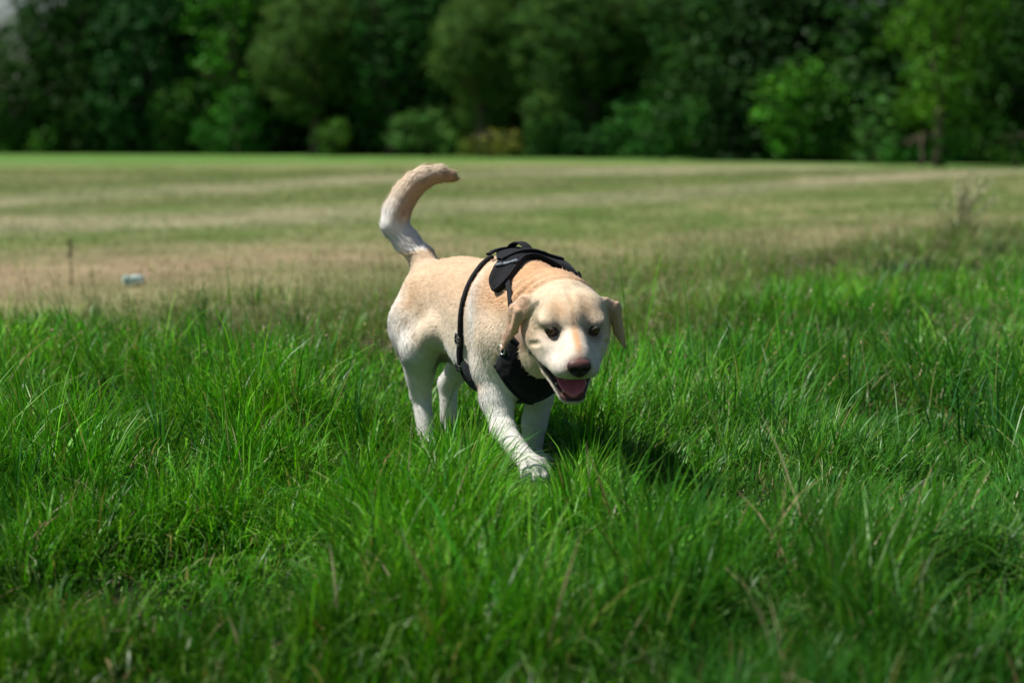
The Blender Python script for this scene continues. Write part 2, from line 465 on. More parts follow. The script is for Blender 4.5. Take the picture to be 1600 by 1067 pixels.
def surface_nets():
    S = SDF < 0
    cnt = np.zeros(tuple(n - 1 for n in S.shape), np.int8)
    for a in (0, 1):
        for b in (0, 1):
            for c in (0, 1):
                cnt += S[a:S.shape[0] - 1 + a, b:S.shape[1] - 1 + b, c:S.shape[2] - 1 + c]
    I = np.argwhere((cnt > 0) & (cnt < 8)); del cnt
    ids = np.full(tuple(n - 1 for n in S.shape), -1, np.int32)
    ids[I[:, 0], I[:, 1], I[:, 2]] = np.arange(len(I))
    X = [GX, GY, GZ]
    acc = np.zeros((len(I), 3)); num = np.zeros(len(I))
    for ax in range(3):
        o = [k for k in range(3) if k != ax]
        for u in (0, 1):
            for v in (0, 1):
                A = I.copy(); A[:, o[0]] += u; A[:, o[1]] += v
                B = A.copy(); B[:, ax] += 1
                fa = SDF[A[:, 0], A[:, 1], A[:, 2]]; fb = SDF[B[:, 0], B[:, 1], B[:, 2]]
                m = (fa < 0) != (fb < 0)
                t = np.where(m, fa / np.where(m, fa - fb, 1), 0)
                P = np.stack([X[q][A[:, q]] for q in range(3)], 1)
                P[:, ax] += t * (X[ax][B[:, ax]] - X[ax][A[:, ax]])
                acc += P * m[:, None]; num += m
    V = acc / num[:, None]
    Q = []
    for ax in range(3):
        o = [k for k in range(3) if k != ax]
        n = list(S.shape)
        sl0 = [slice(1, n[k] - 1) for k in range(3)]; sl1 = list(sl0)
        sl0[ax] = slice(0, n[ax] - 1); sl1[ax] = slice(1, n[ax])
        a = S[tuple(sl0)]; b = S[tuple(sl1)]
        E = np.argwhere(a != b); off = np.array([sl0[k].start for k in range(3)]); E = E + off
        def idx(du, dv):
            C = E.copy(); C[:, o[0]] -= du; C[:, o[1]] -= dv
            return ids[C[:, 0], C[:, 1], C[:, 2]]
        q = np.stack([idx(1, 1), idx(0, 1), idx(0, 0), idx(1, 0)], 1)
        inside = S[E[:, 0], E[:, 1], E[:, 2]]
        flip = inside if ax != 1 else ~inside
        q = np.where(flip[:, None], q, q[:, ::-1])
        Q.append(q)
    Q = np.concatenate(Q)
    Q = Q[(Q >= 0).all(1)]
    return V, Q

DV, DQ = surface_nets()
# keep the largest connected piece and relax slightly
def relax(V, Q, n, lam):
    for _ in range(n):
        s = np.zeros_like(V); c = np.zeros(len(V))
        for a in range(4):
            for b in ((a + 1) % 4, (a + 3) % 4):
                for k in range(3): s[:, k] += np.bincount(Q[:, a], V[Q[:, b], k], len(V))
                c += np.bincount(Q[:, a], minlength=len(V))
        V = V + lam * (s / np.maximum(c, 1)[:, None] - V)
    return V
DV = relax(DV, DQ, 2, 0.5)

# ---- the colour of the coat (pigment of each zone, plus some painted light and shade)
CREAM = np.array((0.72, 0.615, 0.47)); WHITE = np.array((0.82, 0.805, 0.775)); TAN = np.array((0.67, 0.41, 0.225))
RUST = np.array((0.50, 0.27, 0.12)); LIP = np.array((0.035, 0.022, 0.02)); PINK = np.array((0.42, 0.13, 0.13))
GREY = np.array((0.30, 0.26, 0.22))
def mixc(c, d, m): return c * (1 - m[:, None]) + d * m[:, None]
def coat_color(P):
    x, y, z = P[:, 0], P[:, 1], P[:, 2]
    n1 = fbm(x * 14 + 3, z * 14 + y * 9, 3); n2 = fbm(x * 40, z * 40 + y * 31, 5)
    c = np.repeat(CREAM[None], len(P), 0)
    up = sstep(0.33, 0.47, z + (n1 - 0.5) * 0.06)
    c = mixc(c, TAN, 0.60 * up * sstep(-0.60, -0.40, x) * (1 - 0.4 * sstep(0.02, 0.10, x)))
    c = mixc(c, WHITE, 0.9 * sstep(0.36, 0.24, z + (n1 - .5) * .08 - 0.06 * sstep(-0.30, -0.38, x)))
    c = mixc(c, WHITE, 0.85 * sstep(-0.38, -0.47, x) * sstep(0.48, 0.40, z))
    # pale sweep over the shoulder blade (sun highlight painted on the near side), warmer patch behind it and on the thigh
    c = mixc(c, WHITE, 0.8 * np.exp(-(((x - 0.01) / 0.035) ** 2 + ((z - 0.43) / 0.09) ** 2)) * (y < -0.04))
    c = mixc(c, RUST, 0.45 * np.exp(-(((x + 0.39) / 0.035) ** 2 + ((z - 0.40) / 0.06) ** 2)) * sstep(0.35, 0.7, n2))
    # neck
    nk = np.exp(-(((x - 0.13) / 0.09) ** 2 + ((z - 0.50) / 0.065) ** 2))
    c = mixc(c, TAN * np.array((0.95, 0.80, 0.62)), 0.6 * np.minimum(nk * 1.4, 1) * sstep(0.15, 0.5, n1))
    nk2 = sstep(0.03, 0.08, x) * sstep(0.41, 0.46, z)
    c = mixc(c, TAN * np.array((0.95, 0.86, 0.76)), 0.62 * nk2 * (0.6 + 0.6 * n1).clip(0, 1))
    # elbow
    c = mixc(c, RUST, 0.55 * np.exp(-(((x - 0.055) / 0.03) ** 2 + ((z - 0.240) / 0.016) ** 2)) * (y < -0.08))
    # sheath and inner thigh, with the belly shade painted in as grey
    c = mixc(c, GREY * 0.7, 0.8 * np.exp(-(((x + 0.34) / 0.07) ** 2 + ((z - 0.27) / 0.04) ** 2)) * (np.abs(y) < 0.06))
    # tail
    tl = (z > 0.535) & (x < -0.44)
    tc = mixc(np.repeat(WHITE[None], len(P), 0), CREAM * np.array((1.0, 0.9, 0.8)), 0.8 * sstep(0.60, 0.70, z + (n2 - .5) * .05))
    ctr = np.stack([np.interp(z, TAIL[:9, 2], TAIL[:9, k]) for k in (0, 1)], 1)
    inner = sstep(-0.012, 0.020, (x - ctr[:, 0]) * 0.6 + (y - ctr[:, 1]) * 0.8 + (n2 - .5) * .012)
    tc = mixc(tc, TAN * 0.92, 0.80 * inner * sstep(0.585, 0.63, z) * sstep(0.765, 0.745, z))
    tc = mixc(tc, RUST, 0.8 * np.exp(-(((y - 0.085) / 0.02) ** 2 + ((z - 0.728) / 0.014) ** 2)))
    tc = mixc(tc, TAN, 0.6 * np.exp(-(((x + 0.53) / 0.02) ** 2 + ((z - 0.54) / 0.03) ** 2)) * sstep(-0.01, 0.01, y))
    c = np.where(tl[:, None], tc, c)
    # ---- head
    q = (P - HC) @ HR
    a, b, h = q[:, 0], q[:, 1], q[:, 2]; ab = np.abs(b)
    hd = sstep(-0.056, -0.036, a + 0.02 * sstep(0.0, -0.06, h)) * sstep(-0.19, -0.15, h)
    hc = np.repeat((CREAM * np.array((0.97, 0.93, 0.86)))[None], len(P), 0)
    hc = mixc(hc, WHITE * 0.86, 0.55 * sstep(0.06, 0.13, a) * (n2 * .8 + .5).clip(0, 1))
    hc = mixc(hc, TAN, 0.36 * sstep(0.02, 0.06, h) * sstep(0.35, 0.65, n1))
    hc = mixc(hc, TAN * 0.95, 0.50 * np.exp(-(((ab - 0.030) / 0.020) ** 2 + ((h - 0.048) / 0.018) ** 2)) * (a > 0.02))
    hc = mixc(hc, RUST * 1.2, 0.85 * np.exp(-((b / 0.009) ** 2 + ((h - 0.012) / 0.016) ** 2)) * (a > 0.04))
    hc = mixc(hc, RUST * 0.95, 0.45 * np.exp(-(((b + 0.002) / 0.004) ** 2 + ((h - 0.048) / 0.022) ** 2)) * (a > 0.02))
    hc = mixc(hc, RUST * np.array((1.5, 1.5, 1.6)), 0.35 * np.exp(-((b / 0.012) ** 2 + ((a - 0.14) / 0.035) ** 2)) * (h > -0.03))
    hc = mixc(hc, TAN * 0.9, 0.35 * np.exp(-(((a - 0.03) / 0.03) ** 2 + ((h + 0.02) / 0.035) ** 2)) * (ab > 0.05))
    hc = mixc(hc, GREY * 1.4, 0.30 * np.exp(-(((a - 0.10) / 0.03) ** 2 + ((h + 0.018) / 0.012) ** 2 + ((ab - 0.045) / 0.02) ** 2)))
    eyed = np.sqrt(((a - 0.089) / 1.0) ** 2 + ((ab - 0.049) / 1.35) ** 2 + ((h - 0.006) / 1.0) ** 2)
    hc = mixc(hc, GREY * np.array((1.1, .95, .85)), 0.75 * sstep(0.035, 0.016, eyed + (n2 - .5) * .008))
    hc = mixc(hc, LIP, 0.95 * sstep(0.0140, 0.0120, eyed))
    hc = mixc(hc, GREY * np.array((1.2, 0.8, 0.72)), 0.85 * sstep(0.036, 0.020, np.sqrt((a - 0.196) ** 2 + b * b * .8 + (h + 0.030) ** 2)))
    hc = mixc(hc, GREY, 0.34 * sstep(0.45, 0.7, n2) * (a > 0.10) * sstep(-0.02, -0.05, h))
    # lips and mouth lining: everything between the lip line and the jaw line
    topl = np.interp(a, (0.03, 0.06, 0.11, 0.15, 0.19), (-0.064, -0.068, -0.070, -0.067, -0.064))
    botl = np.interp(a, (0.03, 0.06, 0.11, 0.15, 0.17), (-0.072, -0.088, -0.113, -0.134, -0.137))
    wide = np.interp(a, (0.03, 0.06, 0.11, 0.15, 0.19), (0.094, 0.088, 0.074, 0.050, 0.03))
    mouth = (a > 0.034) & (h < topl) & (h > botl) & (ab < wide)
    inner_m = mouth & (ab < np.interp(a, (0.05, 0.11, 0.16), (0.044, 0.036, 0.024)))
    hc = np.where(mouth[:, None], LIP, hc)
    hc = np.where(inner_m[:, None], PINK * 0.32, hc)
    lipband = sstep(0.005, 0.002, np.abs(h - botl)) * (a > 0.045) * (ab < wide + 0.01)
    hc = mixc(hc, LIP, 0.9 * lipband)
    # ears
    er = sstep(0.086, 0.100, ab) * (h > -0.10) * sstep(0.06, 0.035, a)
    ec = mixc(np.repeat((TAN * np.array((1.08, 1.12, 1.45)))[None], len(P), 0), TAN * np.array((1.12, 1.25, 1.55)), sstep(-0.06, 0.02, h))
    ec = mixc(ec, RUST * 0.9, 0.6 * sstep(0.004, 0.016, a + (n2 - .5) * .01) * (b > 0))
    hc = mixc(hc, ec, er)
    return mixc(c, hc, hd)

DC = coat_color(DV)

def fur_material(name, hair=True):
    m, nt, p = new_mat(name, 0.62, 0.18)
    a = nt.nodes.new('ShaderNodeAttribute'); a.attribute_name = 'tint'
    tc = nt.nodes.new('ShaderNodeTexCoord')
    ns = nt.nodes.new('ShaderNodeTexNoise'); ns.inputs['Scale'].default_value = 160; ns.inputs['Detail'].default_value = 4
    nt.links.new(tc.outputs['Object'], ns.inputs['Vector'])
    mr = nt.nodes.new('ShaderNodeMapRange'); mr.inputs['To Min'].default_value = 0.92; mr.inputs['To Max'].default_value = 1.05
    mr.inputs['From Min'].default_value = 0.3; mr.inputs['From Max'].default_value = 0.7
    nt.links.new(ns.outputs['Fac'], mr.inputs['Value'])
    mx = nt.nodes.new('ShaderNodeVectorMath'); mx.operation = 'SCALE'
    nt.links.new(a.outputs['Color'], mx.inputs[0]); nt.links.new(mr.outputs[0], mx.inputs['Scale'])
    nt.links.new(mx.outputs[0], p.inputs['Base Color'])
    p.inputs['Sheen Weight'].default_value = 0.15
    p.inputs['Sheen Roughness'].default_value = 0.5
    if not hair:
        b = nt.nodes.new('ShaderNodeBump'); b.inputs['Strength'].default_value = 0.35; b.inputs['Distance'].default_value = 0.004
        nt.links.new(ns.outputs['Fac'], b.inputs['Height']); nt.links.new(b.outputs[0], p.inputs['Normal'])
    return m
M_SKIN = fur_material('short_coat', False)
M_FUR = fur_material('coat_hair', True)

dog = empty('dog', DOG_LOC, DOG_ROTZ)
tag(dog, 'yellow labrador dog walking through long grass with its mouth open', 'dog')
body = np_mesh('body', DV, DQ, M_SKIN, dog, DC)

# ---- coat: fine tapered hairs lying along the body
def bone_flow(P):
    W = np.zeros(len(P)); F = np.zeros((len(P), 3))
    for a, b, r, f in BONES:
        ba = b - a; t = np.clip(((P - a) @ ba) / (ba @ ba), 0, 1)
        d = np.linalg.norm(P - a - t[:, None] * ba, axis=1) - r
        w = np.exp(-np.maximum(d, -0.02) / 0.012) + 1e-12
        W += w; F += w[:, None] * f
    return F / W[:, None]
COVER = []                                 # where the harness presses the coat flat
def cover_voxels():
    P = np.concatenate([p_.reshape(-1, 3) for p_ in COVER]); K = []
    for dx in (-.005, 0, .005):
        for dy in (-.005, 0, .005):
            for dz in (-.005, 0, .005): K.append(np.floor((P + (dx, dy, dz)) / 0.005).astype(np.int64) + 400)
    K = np.concatenate(K); return np.unique((K[:, 0] * 1000 + K[:, 1]) * 1000 + K[:, 2])
def make_coat(n):
    A, B, C, D = (DV[DQ[:, i]] for i in range(4))
    ar = np.linalg.norm(np.cross(C - A, D - B), axis=1)
    cen = (A + C) / 2
    q = (cen - HC) @ HR
    head = (q[:, 0] > -0.05) & (q[:, 2] > -0.16)
    wt = ar * np.where(head, 1.7, 1.0) * np.where((cen[:, 2] > 0.54) & (cen[:, 0] < -0.44), 2.2, 1.0)
    wt = wt * (DC[DQ[:, 0]].sum(1) > 0.25)
    ed = np.minimum(np.linalg.norm(q - (0.090, 0.049, 0.006), axis=1), np.linalg.norm(q - (0.090, -0.049, 0.006), axis=1))
    vk = np.floor(cen / 0.005).astype(np.int64) + 400; vk = (vk[:, 0] * 1000 + vk[:, 1]) * 1000 + vk[:, 2]
    wt = wt * ~np.isin(vk, cover_voxels())
    wt = wt * (ed > 0.0160) * (np.linalg.norm((q - (0.190, 0, -0.033)) / (1, 1.25, 1), axis=1) > 0.0245)
    f = rng.choice(len(DQ), n, p=wt / wt.sum())
    u, v = rng.random(n)[:, None], rng.random(n)[:, None]
    P = (A[f] * (1 - u) + B[f] * u) * (1 - v) + (D[f] * (1 - u) + C[f] * u) * v
    N = np.cross(C[f] - A[f], D[f] - B[f]); N /= np.linalg.norm(N, axis=1)[:, None] + 1e-12
    N2 = grad(P, 0.006); s = np.sign((N * N2).sum(1)); N = N * np.where(s == 0, 1, s)[:, None]
    N = N2 * 0.6 + N * 0.4; N /= np.linalg.norm(N, axis=1)[:, None]
    F = bone_flow(P); F -= N * (F * N).sum(1)[:, None]
    fl = np.stack([fbm(P[:, 0] * 45 + 9 * k_, P[:, 2] * 45 + P[:, 1] * 37 + 5 * k_, 60 + k_, 2) - .5 for k_ in range(3)], 1)
    F += 0.55 * fl - N * ((0.55 * fl) * N).sum(1)[:, None]
    F += rng.normal(0, 0.10, F.shape); F /= np.linalg.norm(F, axis=1)[:, None] + 1e-9
    c = coat_color(P) * (0.90 + 0.20 * fbm(P[:, 0] * 85, P[:, 2] * 85 + P[:, 1] * 70, 71, 2))[:, None]
    q = (P - HC) @ HR
    head = sstep(-0.10, 0.0, q[:, 0]) * sstep(-0.19, -0.15, q[:, 2])
    tail = (P[:, 2] > 0.53) & (P[:, 0] < -0.44)
    leg = sstep(0.26, 0.12, P[:, 2])
    L = 0.0082 * (1 - leg) + 0.0058 * leg
    L = L * (1 - head) + (0.0065 - 0.003 * sstep(0.05, 0.15, q[:, 0])) * head
    throat = np.exp(-(((P[:, 0] - 0.20) / 0.06) ** 2 + ((P[:, 2] - 0.31) / 0.05) ** 2)); L = L + 0.010 * throat
    L = np.where(tail, 0.011 + 0.006 * rng.random(n) + 0.010 * (rng.random(n) < .06), L)
    L *= 0.7 + 0.6 * rng.random(n)
    lift = np.where(tail, 0.22, 0.030) + rng.normal(0, 0.015, n)
    stray = rng.random(n) < 0.012; lift = np.where(stray, lift + 0.22, lift); L = np.where(stray, L * 1.4, L)
    W = np.cross(F, N); W += N * rng.normal(0, 0.15, n)[:, None]; W /= np.linalg.norm(W, axis=1)[:, None]
    wd = np.where(head > 0.5, 0.00055, 0.00080)[:, None]
    L = L[:, None]; lift = lift[:, None]
    b0 = P + N * 0.0001
    m = P + F * L * 0.5 + N * L * lift * 0.85
    tip = P + F * L + N * L * lift * 1.05
    V = np.stack([b0 - W * wd, b0 + W * wd, m + W * wd * .8, m - W * wd * .8, tip], 1).reshape(-1, 3)
    base = np.arange(n)[:, None] * 5
    qd = base + np.array([[0, 1, 2, 3]]); tr = base + np.array([[3, 2, 4]])
    c = c * (0.96 + 0.09 * rng.random(n))[:, None]
    c = np.clip(c, 0, 0.92)
    NN = N + rng.normal(0, 0.06, N.shape) + F * 0.05
    NN /= np.linalg.norm(NN, axis=1)[:, None]
    return np_mesh('coat', V, [qd, tr], M_FUR, dog, np.repeat(c, 5, 0), True, np.repeat(NN, 5, 0))
N_HAIR = 420000

# ---- eyes, nose, tongue, teeth, claws
M_EYE, nt_, p_ = new_mat('eye_gloss', 0.07, 0.42, (0.030, 0.012, 0.006))
# iris / pupil by angle from the gaze axis
geo_ = nt_.nodes.new('ShaderNodeAttribute'); geo_.attribute_name = 'tint'; nt_.links.new(geo_.outputs['Color'], p_.inputs['Base Color'])
for s, e in EYES:
    d = HR @ np.array([0.97, s * 0.18, -0.02]); d /= np.linalg.norm(d)
    v, q, t = ellipsoid_mesh((0, 0, 0), (0.0124, 0.0124, 0.0124), 32, 24)
    cs = (v / 0.0135) @ d
    c = np.where((cs > 0.93)[:, None], (0.002, 0.0015, 0.001), np.where((cs > 0.72)[:, None], (0.085, 0.034, 0.015), (0.05, 0.03, 0.02)))
    np_mesh('eye', v + e, [q, t], M_EYE, dog, c)

M_NOSE, nt_, p_ = new_mat('nose_leather', 0.48, 0.35, (0.045, 0.024, 0.022))
a_ = nt_.nodes.new('ShaderNodeAttribute'); a_.attribute_name = 'tint'; nt_.links.new(a_.outputs['Color'], p_.inputs['Base Color'])
vo_ = nt_.nodes.new('ShaderNodeTexVoronoi'); vo_.inputs['Scale'].default_value = 420
tc_ = nt_.nodes.new('ShaderNodeTexCoord'); nt_.links.new(tc_.outputs['Object'], vo_.inputs['Vector'])
bp_ = nt_.nodes.new('ShaderNodeBump'); bp_.inputs['Strength'].default_value = 0.4; bp_.inputs['Distance'].default_value = 0.001
nt_.links.new(vo_.outputs['Distance'], bp_.inputs['Height']); nt_.links.new(bp_.outputs[0], p_.inputs['Normal'])
v, q, t = ellipsoid_mesh((0, 0, 0), (0.018, 0.0275, 0.0235), 48, 32)
x, y, z = v.T.copy()
y = y * (1 + 0.22 * (z / 0.0235)) * (1 - 0.25 * sstep(-0.004, -0.0235, z))     # wider above
for s in (-1, 1):                                                              # nostrils: comma shaped pits
    g = np.exp(-(((y - s * 0.0125) / 0.0050) ** 2 + ((z + 0.001) / 0.0046) ** 2))
    g2 = np.exp(-(((y - s * 0.019) / 0.0050) ** 2 + ((z + 0.006) / 0.0024) ** 2))
    x = x - (x > 0) * (0.013 * g + 0.008 * g2)
x = x - (x > 0) * 0.0035 * np.exp(-(y / 0.0016) ** 2) * (z < 0.002)              # philtrum
pit = sum(np.exp(-(((y - s * 0.0125) / 0.0055) ** 2 + ((z + 0.001) / 0.005) ** 2)) for s in (-1, 1))
c = np.array((0.022, 0.012, 0.012)) * np.ones((len(v), 3)); c = mixc(c, np.array((0.17, 0.075, 0.065)), 0.7 * sstep(0.004, 0.022, z))
c = mixc(c, np.array((0.004, 0.003, 0.003)), np.clip(pit, 0, 1) * (v[:, 0] > 0))
v = np.stack([x, y, z], 1)
Rn = np.array(Matrix.Rotation(-0.10, 3, 'Y'))
np_mesh('nose', (v @ Rn.T + np.array([0.190, 0, -0.033])) @ HR.T + HC, [q, t], M_NOSE, dog, c)

M_TONGUE, nt_, p_ = new_mat('tongue_flesh', 0.28, 0.5, (0.58, 0.16, 0.20)); p_.inputs['Subsurface Weight'].default_value = 0.15; p_.inputs['Subsurface Radius'].default_value = (0.004, 0.001, 0.001)
ns_ = nt_.nodes.new('ShaderNodeTexNoise'); ns_.inputs['Scale'].default_value = 300; bp_ = nt_.nodes.new('ShaderNodeBump'); bp_.inputs['Strength'].default_value = 0.3; bp_.inputs['Distance'].default_value = 0.001
tc_ = nt_.nodes.new('ShaderNodeTexCoord'); nt_.links.new(tc_.outputs['Object'], ns_.inputs['Vector']); nt_.links.new(ns_.outputs['Fac'], bp_.inputs['Height']); nt_.links.new(bp_.outputs[0], p_.inputs['Normal'])
tp = np.array([(0.04, -0.098), (0.07, -0.104), (0.10, -0.112), (0.122, -0.115), (0.140, -0.119), (0.153, -0.124), (0.159, -0.129)])
tw = [0.026, 0.031, 0.034, 0.034, 0.031, 0.024, 0.011]
V = []; nA = 24
for (cx, cz), w in zip(tp, tw):
    for k in range(nA):
        an = 2 * math.pi * k / nA
        yy = w * math.cos(an); zz = 0.007 * math.sin(an)
        zz += 0.009 * (abs(math.cos(an)) ** 2) - 0.003 * math.exp(-(yy / 0.004) ** 2) * (math.sin(an) > 0)
        V.append((cx, yy, cz + zz))
V += [(0.04, 0, -0.098), (0.160, 0, -0.129)]
m_ = len(tp); i, j = np.meshgrid(np.arange(m_ - 1), np.arange(nA), indexing='ij'); i = i.ravel(); j = j.ravel(); j2 = (j + 1) % nA
q = np.stack([i * nA + j, i * nA + j2, (i + 1) * nA + j2, (i + 1) * nA + j], 1); jj = np.arange(nA)
t = np.concatenate([np.stack([np.full(nA, m_ * nA), (jj + 1) % nA, jj], 1), np.stack([np.full(nA, m_ * nA + 1), (m_ - 1) * nA + jj, (m_ - 1) * nA + (jj + 1) % nA], 1)])
np_mesh('tongue', np.array(V) @ HR.T + HC, [q, t], M_TONGUE, dog)

M_TOOTH, _, _ = new_mat('tooth_enamel', 0.3, 0.4, (0.50, 0.44, 0.34))
def tooth(px, py, pz, L, r, up=1, lean=0.0):
    L *= 0.75; r *= 0.85; a = np.array([px, py, pz]); b = a + np.array([lean, 0, up * L])
    path = np.array([a, a + (b - a) * 0.35, a + (b - a) * 0.7, b])
    v, q, t = tube(path, [r, r * 0.95, r * 0.6, r * 0.12], 10)
    np_mesh('tooth', v @ HR.T + HC, [q, t], M_TOOTH, dog)
for s in (-1, 1):
    tooth(0.143, s * 0.0225, -0.128, 0.015, 0.0030, 1, 0.002)
    tooth(0.156, s * 0.0240, -0.074, 0.015, 0.0032, -1, 0.001)
    for k, xx in enumerate((0.080, 0.093, 0.106, 0.120)):
        tooth(xx, s * (0.042 - 0.005 * k * 0.5), -0.102 - 0.005 * k, 0.0065, 0.0040, 1)
for yy in (-0.009, -0.0045, 0, 0.0045, 0.009):
    tooth(0.153 - abs(yy) * 0.3, yy, -0.130, 0.006, 0.0021, 1)

M_CLAW, _, _ = new_mat('claw_horn', 0.35, 0.4, (0.10, 0.07, 0.05))
for a, b in TOES:
    m = (a + b) / 2 + np.array([0, 0, 0.002])
    v, q, t = tube(np.array([a, m, b]), [0.0038, 0.0030, 0.0006], 8)
    np_mesh('claw', v, [q, t], M_CLAW, dog)

# ================================================================== HARNESS (worn by the dog: parts of it)
def fabric(name, col, scale=900, rough=0.8, sheen=0.04):
    m, nt, p = new_mat(name, rough, 0.25, col)
    tc = nt.nodes.new('ShaderNodeTexCoord')
    w1 = nt.nodes.new('ShaderNodeTexNoise'); w1.inputs['Scale'].default_value = scale; w1.inputs['Detail'].default_value = 3
    nt.links.new(tc.outputs['Object'], w1.inputs['Vector'])
    b = nt.nodes.new('ShaderNodeBump'); b.inputs['Strength'].default_value = 0.5; b.inputs['Distance'].default_value = 0.0015
    nt.links.new(w1.outputs['Fac'], b.inputs['Height']); nt.links.new(b.outputs[0], p.inputs['Normal'])
    w3 = nt.nodes.new('ShaderNodeTexNoise'); w3.inputs['Scale'].default_value = 38; w3.inputs['Detail'].default_value = 2
    nt.links.new(tc.outputs['Object'], w3.inputs['Vector'])
    b3 = nt.nodes.new('ShaderNodeBump'); b3.inputs['Strength'].default_value = 0.7; b3.inputs['Distance'].default_value = 0.008
    nt.links.new(w3.outputs['Fac'], b3.inputs['Height']); nt.links.new(b3.outputs[0], b.inputs['Normal'])
    n2 = nt.nodes.new('ShaderNodeTexNoise'); n2.inputs['Scale'].default_value = 60; n2.inputs['Detail'].default_value = 5
    nt.links.new(tc.outputs['Object'], n2.inputs['Vector'])
    cr = nt.nodes.new('ShaderNodeMixRGB'); cr.inputs[1].default_value = (*[c * 0.6 for c in col], 1); cr.inputs[2].default_value = (*[min(1, c * 1.6) for c in col], 1)
    nt.links.new(n2.outputs['Fac'], cr.inputs[0]); nt.links.new(cr.outputs[0], p.inputs['Base Color'])
    p.inputs['Sheen Weight'].default_value = sheen; p.inputs['Sheen Tint'].default_value = (0.7, 0.8, 1, 1)
    return m
M_BLACK = fabric('black_nylon', (0.006, 0.0065, 0.008))
M_MESH = fabric('black_mesh_cloth', (0.0055, 0.006, 0.0075), 500, 0.9, 0.06)
M_REFL = fabric('grey_reflective_tape', (0.13, 0.15, 0.17), 1200, 0.4, 0.1)
M_PLAST, _, _ = new_mat('black_buckle_plastic', 0.35, 0.5, (0.012, 0.013, 0.015))
M_STEEL, _, p_ = new_mat('harness_steel', 0.3, 0.5, (0.55, 0.56, 0.58)); p_.inputs['Metallic'].default_value = 1.0

def march(o, d, tmax=0.32):
    o = np.broadcast_to(np.asarray(o, float), d.shape); t = np.full(len(d), 0.02); done = np.zeros(len(d), bool)
    for _ in range(int(tmax / 0.002)):
        f = field(o + d * t[:, None], TRUNK); done |= f > 0
        t = np.where(done, t, t + 0.002)
        if done.all(): break
    t -= 0.001
    return o + d * t[:, None]

def slab(name, P, N, lo, hi, mat, parent, puff=0.0):
    """P, N: (nu, nv, 3) surface grid; closed pad between offsets lo and hi"""
    nu, nv = P.shape[:2]; COVER.append(P[1:-1, 1:-1])
    COVER.append((P[1:-1, 1:-2] + P[1:-1, 2:-1]) / 2); COVER.append((P[1:-2, 1:-1] + P[2:-1, 1:-1]) / 2)
    for _ in range(2):
        Nn = N.copy(); Nn[1:-1, 1:-1] = (N[1:-1, 1:-1] * 2 + N[2:, 1:-1] + N[:-2, 1:-1] + N[1:-1, 2:] + N[1:-1, :-2]); N = Nn / np.linalg.norm(Nn, axis=2)[..., None]
        Pn = P.copy(); Pn[1:-1, 1:-1] = (P[1:-1, 1:-1] * 2 + P[2:, 1:-1] + P[:-2, 1:-1] + P[1:-1, 2:] + P[1:-1, :-2]) / 6; P = Pn
    iu = np.minimum(np.arange(nu), np.arange(nu)[::-1])[:, None]; iv = np.minimum(np.arange(nv), np.arange(nv)[::-1])[None, :]
    edge = np.minimum(np.minimum(iu, iv) / 2.0, 1.0)
    hh = (lo + (hi - lo) * (0.35 + 0.65 * np.sqrt(edge)) + puff * np.minimum(np.minimum(iu / (nu / 2), iv / (nv / 2)), 1) ** 0.5)[..., None]
    top = (P + N * hh).reshape(-1, 3); bot = (P + N * lo).reshape(-1, 3)
    V = np.concatenate([top, bot]); n = nu * nv
    i, j = np.meshgrid(np.arange(nu - 1), np.arange(nv - 1), indexing='ij'); i = i.ravel(); j = j.ravel()
    q = np.stack([i * nv + j, (i + 1) * nv + j, (i + 1) * nv + j + 1, i * nv + j + 1], 1)
    Q = [q, q[:, ::-1] + n]
    def rim(a):
        a = np.asarray(a); Q.append(np.stack([a[:-1], a[1:], a[1:] + n, a[:-1] + n], 1))
    rim(np.arange(nv)); rim(np.arange(nu) * nv + nv - 1); rim(((nu - 1) * nv + np.arange(nv))[::-1]); rim((np.arange(nu) * nv)[::-1])
    o = np_mesh(name, V, np.concatenate(Q), mat, parent)
    return o

def ribbon(name, P, N, width, lo, hi, mat, parent, ridge=0.0):
    """strap along the path P with outward normals N"""
    P = np.asarray(P, float)
    if name in ('girth_strap', 'shoulder_strap'): COVER.extend([P, (P[1:] + P[:-1]) / 2])
    T = np.gradient(P, axis=0); T /= np.linalg.norm(T, axis=1)[:, None]
    for _ in range(3): N[1:-1] = N[1:-1] * 2 + N[2:] + N[:-2]; N /= np.linalg.norm(N, axis=1)[:, None]
    W = np.cross(T, N); W /= np.linalg.norm(W, axis=1)[:, None]; N = np.cross(W, T)
    w = np.broadcast_to(np.asarray(width, float), (len(P),))[:, None] / 2
    prof = [(-1, 0), (-1, .8), (-.8, 1), (-.25, 1.0), (0, 1.0 + ridge), (.25, 1.0), (.8, 1), (1, .8), (1, 0)]
    V = np.stack([P + W * w * a + N * (lo + (hi - lo) * b) for a, b in prof], 1); m, k = V.shape[:2]
    i, j = np.meshgrid(np.arange(m - 1), np.arange(k), indexing='ij'); i = i.ravel(); j = j.ravel(); j2 = (j + 1) % k
    q = np.stack([i * k + j, (i + 1) * k + j, (i + 1) * k + j2, i * k + j2], 1)
    return np_mesh(name, V.reshape(-1, 3), q, mat, parent)

def smooth_path(P, n=2):
    for _ in range(n): P[1:-1] = (P[:-2] + P[2:] + 2 * P[1:-1]) / 4
    return P

def around(x, ang, zc=0.395, yc=0.0):
    """surface points for spine position x and angle from the zenith (negative = dog's right)"""
    x = np.asarray(x, float); a = np.radians(ang)
    d = np.stack([np.zeros_like(a), np.sin(a), np.cos(a)], -1)
    o = np.stack([x, np.full_like(x, yc), np.full_like(x, zc)], -1)
    P = march(o.reshape(-1, 3), d.reshape(-1, 3)).reshape(d.shape)
    return P, grad(P.reshape(-1, 3), 0.012, TRUNK).reshape(d.shape)

